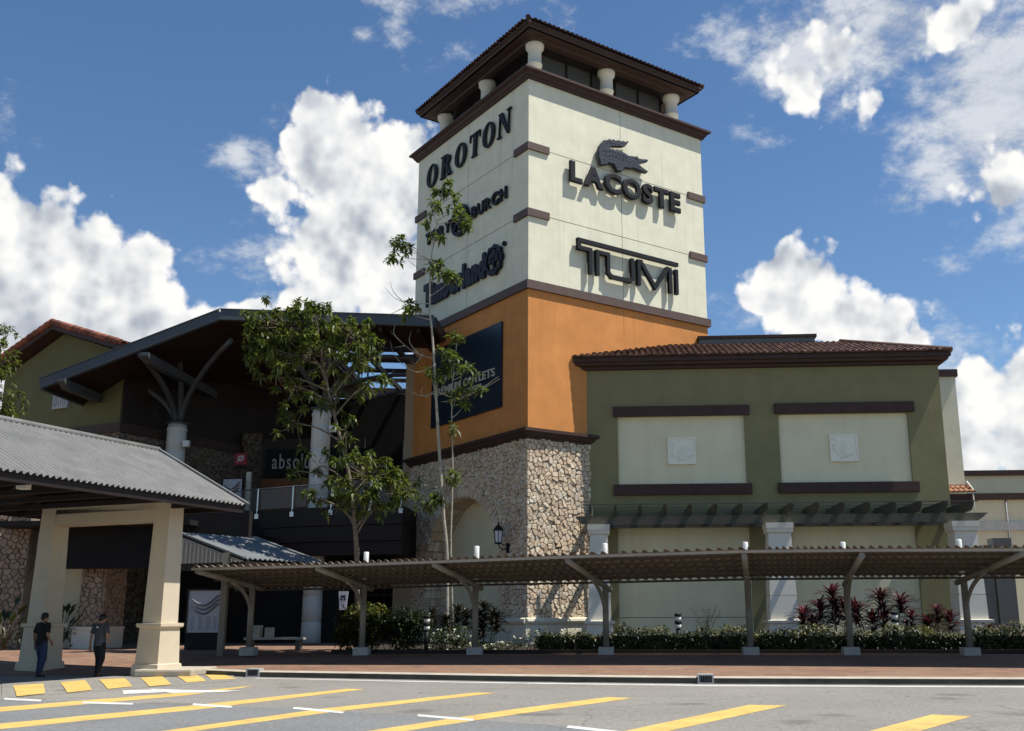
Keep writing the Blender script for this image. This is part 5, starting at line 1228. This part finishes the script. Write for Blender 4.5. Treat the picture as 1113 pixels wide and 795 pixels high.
def cordyline(label,spots,Y,rn,redness=1.0,group='cordyline shrubs by the olive wall',L=.74,nl=46):
    b=at(spots[0][0],700,Y); r=root('cordyline_shrub',(b.x,Y,.47),label,'shrub',group)
    st=M(); red=M(); dk=M()
    for (x,y) in spots:
        p=at(x,y,Y+rn.uniform(-.25,.25)); f=Vector((b.x+(p.x-b.x)*.55,p.y,.47)); taper(st,[f,f.lerp(p,.5)+Vector((.04,0,0)),p],.022,.014,6)
        rosette(red if redness>.5 else dk,p,nl//2,L*.85,rn,.075,.75)
        rosette(dk,p-Vector((0,0,.14)),nl//2+2,L,rn,.08,.2); rosette(dk,p-Vector((0,0,.40)),nl//2,L*.95,rn,.08,.1)
        if redness>.5: rosette(red,p-Vector((0,0,.2)),nl//4,L,rn,.07,.3)
    st.build('stems',MT['bark'],r,world=True); dk.build('lower_leaves',MT['leaf_purple' if redness>.5 else 'leaf_dark'],r,world=True,fix=False)
    if redness>.5: red.build('young_red_leaves',MT['leaf_red'],r,world=True,fix=False)
cordyline('tall crimson leaved shrub around the leaning walkway post under the second beige panel',[(905,645),(891,659),(919,660),(873,668),(908,666),(885,676)],35.2,rn)
cordyline('broad crimson leaved shrub right of the leaning post, beside the striped garden light',[(957,648),(979,653),(930,662),(960,668),(948,672)],35.1,rn)
cordyline('small crimson shrub just right of the striped garden light',[(991,670),(985,678)],34.9,rn,L=.5,nl=22)
cordyline('reddish shrub in front of the narrow olive pier left of the end pillar',[(1018,664),(1032,671),(1008,676)],35.3,rn,L=.55)
cordyline('low reddish shrub at the far right end of the hedge',[(1092,683),(1075,682)],34.9,rn,L=.4,nl=18)
cordyline('dark strap leaved shrub standing inside the stone arch, right of the walkway post',[(526,660),(517,668),(536,668),(524,680),(540,672)],36.0,rn,.3,'dark shrubs before the stone arch',L=.6)
cordyline('dark spiky shrub at the foot of the slender tree, left of the walkway post',[(497,664),(484,674),(506,668),(490,686),(470,668)],35.8,rn,.3,'dark shrubs before the stone arch',L=.6)
def bush(name,label,px,Y,mats,n,h,L,rn,group=None,cat='shrub',petals=0):
    """px: list of (x,y,rx,ry) lumps"""
    b=at(px[0][0],700,Y); r=root(name,(b.x,Y,.47),label,cat,group); ms=[M() for _ in mats]; st=M(); pe=M()
    for (x,y,rx,ry) in px:
        c=at(x,y,Y); 
        for _ in range(4):
            q=c+Vector((rn.uniform(-rx,rx)*.03,rn.uniform(-.3,.3),rn.uniform(0,ry)*.03)); taper(st,[Vector((b.x+(q.x-b.x)*.7,q.y,.47)),q],.015,.006,5)
        for _ in range(n):
            a=rdir(rn); p=c+Vector((a.x*rx*.033,a.y*.55,a.z*ry*.034))*rn.random()**.4
            if p.z<.5: p.z=.5+rn.random()*.15
            k=0 if len(ms)==1 else (1 if a.z>.35 and rn.random()<.6 else 0)
            leaf(ms[k],p,rdir(rn,.3,.8),L*rn.uniform(.7,1.2),L*.42,.2,.3)
        for _ in range(petals):
            a=rdir(rn); a.y=-abs(a.y); p=c+Vector((a.x*rx*.034,a.y*.6,a.z*ry*.034))
            for k in range(4): leaf(pe,p,rdir(rn,.2,.6),.10,.07,.1,.1)
    st.build('stems',MT['bark'],r,world=True)
    for i,(mm,mt) in enumerate(zip(ms,mats)): mm.build('foliage' if i==0 else 'bright_tips',MT[mt],r,world=True,fix=False)
    if petals: pe.build('flowers',MT['petal'],r,world=True,fix=False)
GB='shrubs in the shade under the walkway'
bush('leafy_shrub','rounded leafy shrub with bright green tips around the second walkway post',[(385,675,20,16),(405,672,20,15),(378,690,16,14),(400,692,18,14)],35.0,['leaf_shade','leaf_yellow'],620,1.2,.19,rn,GB)
bush('leafy_shrub','dark green shrub in front of the tan wall pier beside the small garden light',[(436,674,18,14),(455,678,16,14),(440,694,22,12),(425,682,14,12)],34.9,['leaf_shade','leaf_hedge'],620,1.2,.18,rn,GB)
bush('flowering_shrub','dark shrub dotted with white flowers just left of the third walkway post',[(492,690,16,13),(478,697,14,9),(505,697,12,9)],34.6,['leaf_shade'],220,1,.13,rn,GB,petals=9)
bush('flowering_shrub','low patch of white flowers at the foot of the cream tower plinth',[(528,703,10,4),(545,703,14,5),(562,700,14,7)],34.3,['leaf_shade','leaf_hedge'],150,1,.11,rn,GB,petals=5)
bush('flowering_shrub','flowering bush with pale blossom in front of the sunlit plinth corner',[(585,694,18,12),(606,698,18,10),(622,696,16,11)],34.5,['leaf_hedge','leaf_pale'],240,1,.12,rn,None,petals=6)
bush('yellow_shrub','yellow green bush in the hedge below the narrow olive pier',[(1003,692,15,11),(1012,698,10,9),(995,700,10,8)],33.4,['leaf_yellow'],300,1,.12,rn)
bush('leafy_shrub','dark shrub below the end pillar at the right of the hedge',[(1085,690,20,10),(1104,688,14,12)],34.3,['leaf_hedge','leaf_pale'],240,1,.13,rn)
# wiry shrub
b=at(767,690,34.4); r=root('wiry_shrub',(b.x,34.4,.47),'thin wiry shrub standing above the hedge before the first beige panel','shrub'); st=M(); lm=M()
for k in range(16):
    tip=at(767+rn.uniform(-16,18),rn.uniform(657,676),34.4+rn.uniform(-.2,.2)); pts=smooth([Vector((b.x+rn.uniform(-.1,.1),34.4,.6)),Vector((b.x,34.4,.8)).lerp(tip,.5)+Vector((0,0,.06)),tip],4); taper(st,pts,.010,.004,4)
    for p in pts[4:]:
        for _ in range(3): leaf(lm,p,rdir(rn,.5,.6),.09,.025,.1,.1)
st.build('stems',MT['bark'],r,world=True); lm.build('foliage',MT['leaf_shade'],r,world=True,fix=False)
# plants by the entrance
def bigleaf(label,px,Y,rn,h,n,spread,name='broad_leaf_plant'):
    b=at(px,690,Y); z0=paving_z(b.x,Y); r=root(name,(b.x,Y,z0),label,'plant','plants by the entrance'); st=M(); lm=M()
    for k in range(n):
        a=2*math.pi*k/n+rn.uniform(-.3,.3); q=Vector((b.x+math.cos(a)*spread*rn.uniform(.2,.8),Y+math.sin(a)*.4,z0+h*rn.uniform(.35,.85))); taper(st,[Vector((b.x,Y,z0)),q],.02,.012,5)
        d=Vector((math.cos(a)*.6,math.sin(a)*.4,.7)); leaf(lm,q,d,rn.uniform(.45,.75),.22,.2,.15)
    for k in range(n*6):
        q=Vector((b.x+rn.uniform(-1,1)*spread,Y+rn.uniform(-.4,.4),z0+rn.uniform(.1,.5)*h)); leaf(lm,q,rdir(rn,.3),.22,.09,.2,.3)
    st.build('stems',MT['bark'],r,world=True); lm.build('foliage',MT['leaf_shade'],r,world=True,fix=False)
bigleaf('broad leaved dark plant behind the man in black, against the pale entrance wall',66,39.2,rn,1.75,16,.7)
bigleaf('dense dark plant at the left edge beside the left portico column',5,37.6,rn,1.9,18,.8)
# striped garden lights
for x,y,Y,lab in ((737,675,34.2,'black and white striped garden light in the hedge before the first beige panel'),(972.5,673,34.3,'striped garden light between the two broad crimson shrubs'),(464,677,34.4,'small striped garden light in the shade left of the slender tree')):
    p=at(x,y,Y); r=root('garden_light',(p.x,Y,.47),lab,'garden light','striped garden lights'); k=p.z-.47
    m=M(); m.lathe([(.075,0),(.075,k-.24)],0,0,14); m.build('post',MT['black'],r)
    for i in range(2): m=M(); m.lathe([(.085,k-.24+i*.24),(.10,k-.23+i*.24),(.10,k-.12+i*.24),(.085,k-.11+i*.24)],0,0,16); m.build('lens',MT['pipe'],r)
    for i in range(2): m=M(); m.lathe([(.105,k-.108+i*.24),(.115,k-.09+i*.24),(.115,k-.02+i*.24),(.10,k-.002+i*.24)],0,0,16); m.build('louvre',MT['black'],r)

# ------------------------------------------------------------------ people
def skin_mesh(name,verts,edges,radii,mat,parent,sub=2,flat=None):
    me=bpy.data.meshes.new(name); me.from_pydata([tuple(v) for v in verts],edges,[])
    o=bpy.data.objects.new(name,me); C.objects.link(o)
    sm=o.modifiers.new('s','SKIN'); sm.use_smooth_shade=True; sb=o.modifiers.new('d','SUBSURF'); sb.levels=sub; sb.render_levels=sub
    for i,(a,b) in enumerate(radii): me.skin_vertices[0].data[i].radius=(a,b); me.skin_vertices[0].data[i].use_root=(i==0)
    bpy.context.view_layer.update(); dg=bpy.context.evaluated_depsgraph_get()
    nm=bpy.data.meshes.new_from_object(o.evaluated_get(dg)); nm.name=name
    bpy.data.objects.remove(o); bpy.data.meshes.remove(me)
    nm.materials.clear(); nm.materials.append(mat)
    q=bpy.data.objects.new(name,nm); C.objects.link(q); q.parent=parent; return q
def person(loc,rz,label,H_,tee,leg,step,larm,rarm,cap):
    r=root('person',loc,label,'person','men walking to the entrance',rz=rz); s=H_/1.70
    V=lambda x,y,z: Vector((x*s,y*s,z*s))   # faces +Y
    hipL,hipR=V(-.09,0,.88),V(.09,0,.88)
    kL,kR=V(-.10,.06+step*.10,.48),V(.10,.05-step*.03,.48)
    aL,aR=V(-.10,step*.20,.085),V(.10,-step*.22,.10)
    shL,shR=V(-.185,0,1.40),V(.185,0,1.40)
    verts=[V(0,0,.92),V(0,-.01,1.08),V(0,-.005,1.25),V(0,-.01,1.40),V(0,0,1.475),V(0,.025,1.54),V(0,.025,1.62),V(0,.015,1.675)]
    rad=[(.135,.10),(.125,.095),(.15,.105),(.10,.085),(.058,.058),(.072,.083),(.078,.096),(.045,.055)]
    edges=[(i,i+1) for i in range(7)]
    def add(p,r_,f): verts.append(p); rad.append((r_*s,r_*s) if not isinstance(r_,tuple) else r_); edges.append((f,len(verts)-1)); return len(verts)-1
    rad=[(a*s,b*s) for a,b in rad]
    # nose, brows and ears
    add(V(0,.125,1.575),.016,5); add(V(-.083,.02,1.58),.018,5); add(V(.083,.02,1.58),.018,5)
    for hip,k,a,sg_ in ((hipL,kL,aL,-1),(hipR,kR,aR,1)):
        i=add(hip,.088,0); i=add(hip.lerp(k,.5),.080,i); i=add(k,.058,i); i=add(k.lerp(a,.35)-V(0,.015,0),.058,i); i=add(a,.040,i); i=add(a+V(sg_*.015,.13,-.055),.033,i)
    hands=[]
    for sh,arm_,sg_ in ((shL,larm,-1),(shR,rarm,1)):
        el=sh+V(*arm_[0]); wr_=el+V(*arm_[1]); i=add(sh,.058,3); i=add(sh.lerp(el,.5),.047,i); i=add(el,.040,i); i=add(el.lerp(wr_,.4),.038,i); i=add(wr_,.026,i)
        d=(wr_-el).normalized(); palm=wr_+d*.075*s; i=add(palm,.030,i)
        side=Vector((0,1,0)) if abs(d.y)<.7 else Vector((0,0,1)); side=(side-d*side.dot(d)).normalized(); cur=Vector((-sg_,0,0))
        for f,(o,l) in enumerate(((-.027,.060),(-.009,.075),(.009,.080),(.027,.070))):
            j=add(palm+side*o*s+d*.03*s,.0095,i); j=add(palm+side*o*s*1.1+d*(.03+l*.55)*s+cur*.012*s,.0088,j); add(palm+side*o*s*1.1+d*(.03+l*.9)*s+cur*.035*s,.0075,j)
        j=add(wr_+d*.03*s+side*.03*s,.012,i-0); add(wr_+d*.085*s+side*.062*s+cur*.01*s,.0095,j)
    skin_mesh('body',verts,edges,rad,MT['skin'],r)
    # shirt
    def ell_ring(c,rx,ry,n=20): return [(c.x+rx*s*math.cos(2*math.pi*k/n),c.y+ry*s*math.sin(2*math.pi*k/n),c.z+.012*s*math.cos(2*math.pi*k/n*2)) for k in range(n)]
    m=M(); m.loft([ell_ring(V(0,0,z),a,b) for z,a,b in ((.86,.178,.135),(.92,.180,.136),(1.02,.172,.130),(1.12,.172,.128),(1.25,.186,.132),(1.34,.195,.130),(1.41,.180,.108),(1.452,.12,.085),(1.475,.072,.072))])
    for sh,arm_ in ((shL,larm),(shR,rarm)):
        el=sh+V(*arm_[0]); m.tube([sh.lerp(el,-.16),sh.lerp(el,.1),sh.lerp(el,.45),sh.lerp(el,.80)],[.062*s,.078*s,.072*s,.072*s],12)
    sh_=m.build('shirt',MT[tee],r)
    if tee=='tee_grey':
        m=M(); m.box(-.035*s,.02*s,-.142*s,-.130*s,1.335*s,1.385*s); m.build('back_print',MT['white_paint_small'],sh_)
    m=M(); m.loft([ell_ring(V(0,0,z),a,b) for z,a,b in ((.80,.150,.118),(.86,.165,.126),(.95,.168,.125),(.985,.166,.122))])
    for hip,k,a in ((hipL,kL,aL),(hipR,kR,aR)): m.tube([hip+V(0,0,.06),hip.lerp(k,.25),hip.lerp(k,.6),k,k.lerp(a,.5),a+V(0,0,-.01)],[.095*s,.103*s,.090*s,.078*s,.070*s,.066*s],14)
    m.build('trousers',MT[leg],r)
    for a,sg_ in ((aL,-1),(aR,1)):
        m=M(); m.loft([[(a.x+math.cos(q)*w_*s,a.y+yo*s+0*q,max(.0,a.z-.085*s)+(.0 if math.sin(q)<0 else h_*s)*abs(math.sin(q))) for q in [2*math.pi*i/12 for i in range(12)]] for yo,w_,h_ in ((-.075,.030,.05),(-.05,.042,.09),(.02,.042,.10),(.10,.047,.07),(.17,.040,.05),(.195,.022,.03))]); m.build('shoe',MT['shoe'],r)
    m=M(); m.loft([[(.0+rx*s*math.cos(2*math.pi*i/18),(.018+oy+ry*math.sin(2*math.pi*i/18))*s,z*s+(.018*s*math.sin(2*math.pi*i/18) if z<1.66 else 0)) for i in range(18)] for z,rx,ry,oy in ((1.545,.070,.075,-.022),(1.58,.089,.095,-.012),(1.63,.094,.108,-.004),(1.675,.086,.102,0),(1.712,.060,.075,0),(1.728,.02,.03,0))]); m.build('hair',MT['hair'],r)
    for sx_ in (-.032,.032): m=M(); m.lathe([(.001,-.010),(.009,-.005),(.0105,0),(.009,.005),(.001,.010)],0,0,8); e=m.build('eye',MT['white_paint_small'],r); e.location=V(sx_,.112,1.605)
    return r
person((-15.95,27.9,0.0),R_(-22),'man in a black t-shirt and blue jeans walking away beside the left portico column',1.70,'tee_black','jeans',.35,((-.10,-.03,-.27),(-.02,.06,-.25)),((.06,-.04,-.27),(-.04,.15,-.17)),True)
person((-14.35,28.0,0.0),R_(-14),'man in grey t-shirt with small white back print and black trousers, walking away',1.66,'tee_grey','trouser',.6,((-.08,-.05,-.27),(-.03,.02,-.25)),((.07,-.03,-.27),(-.05,.15,-.14)),False)
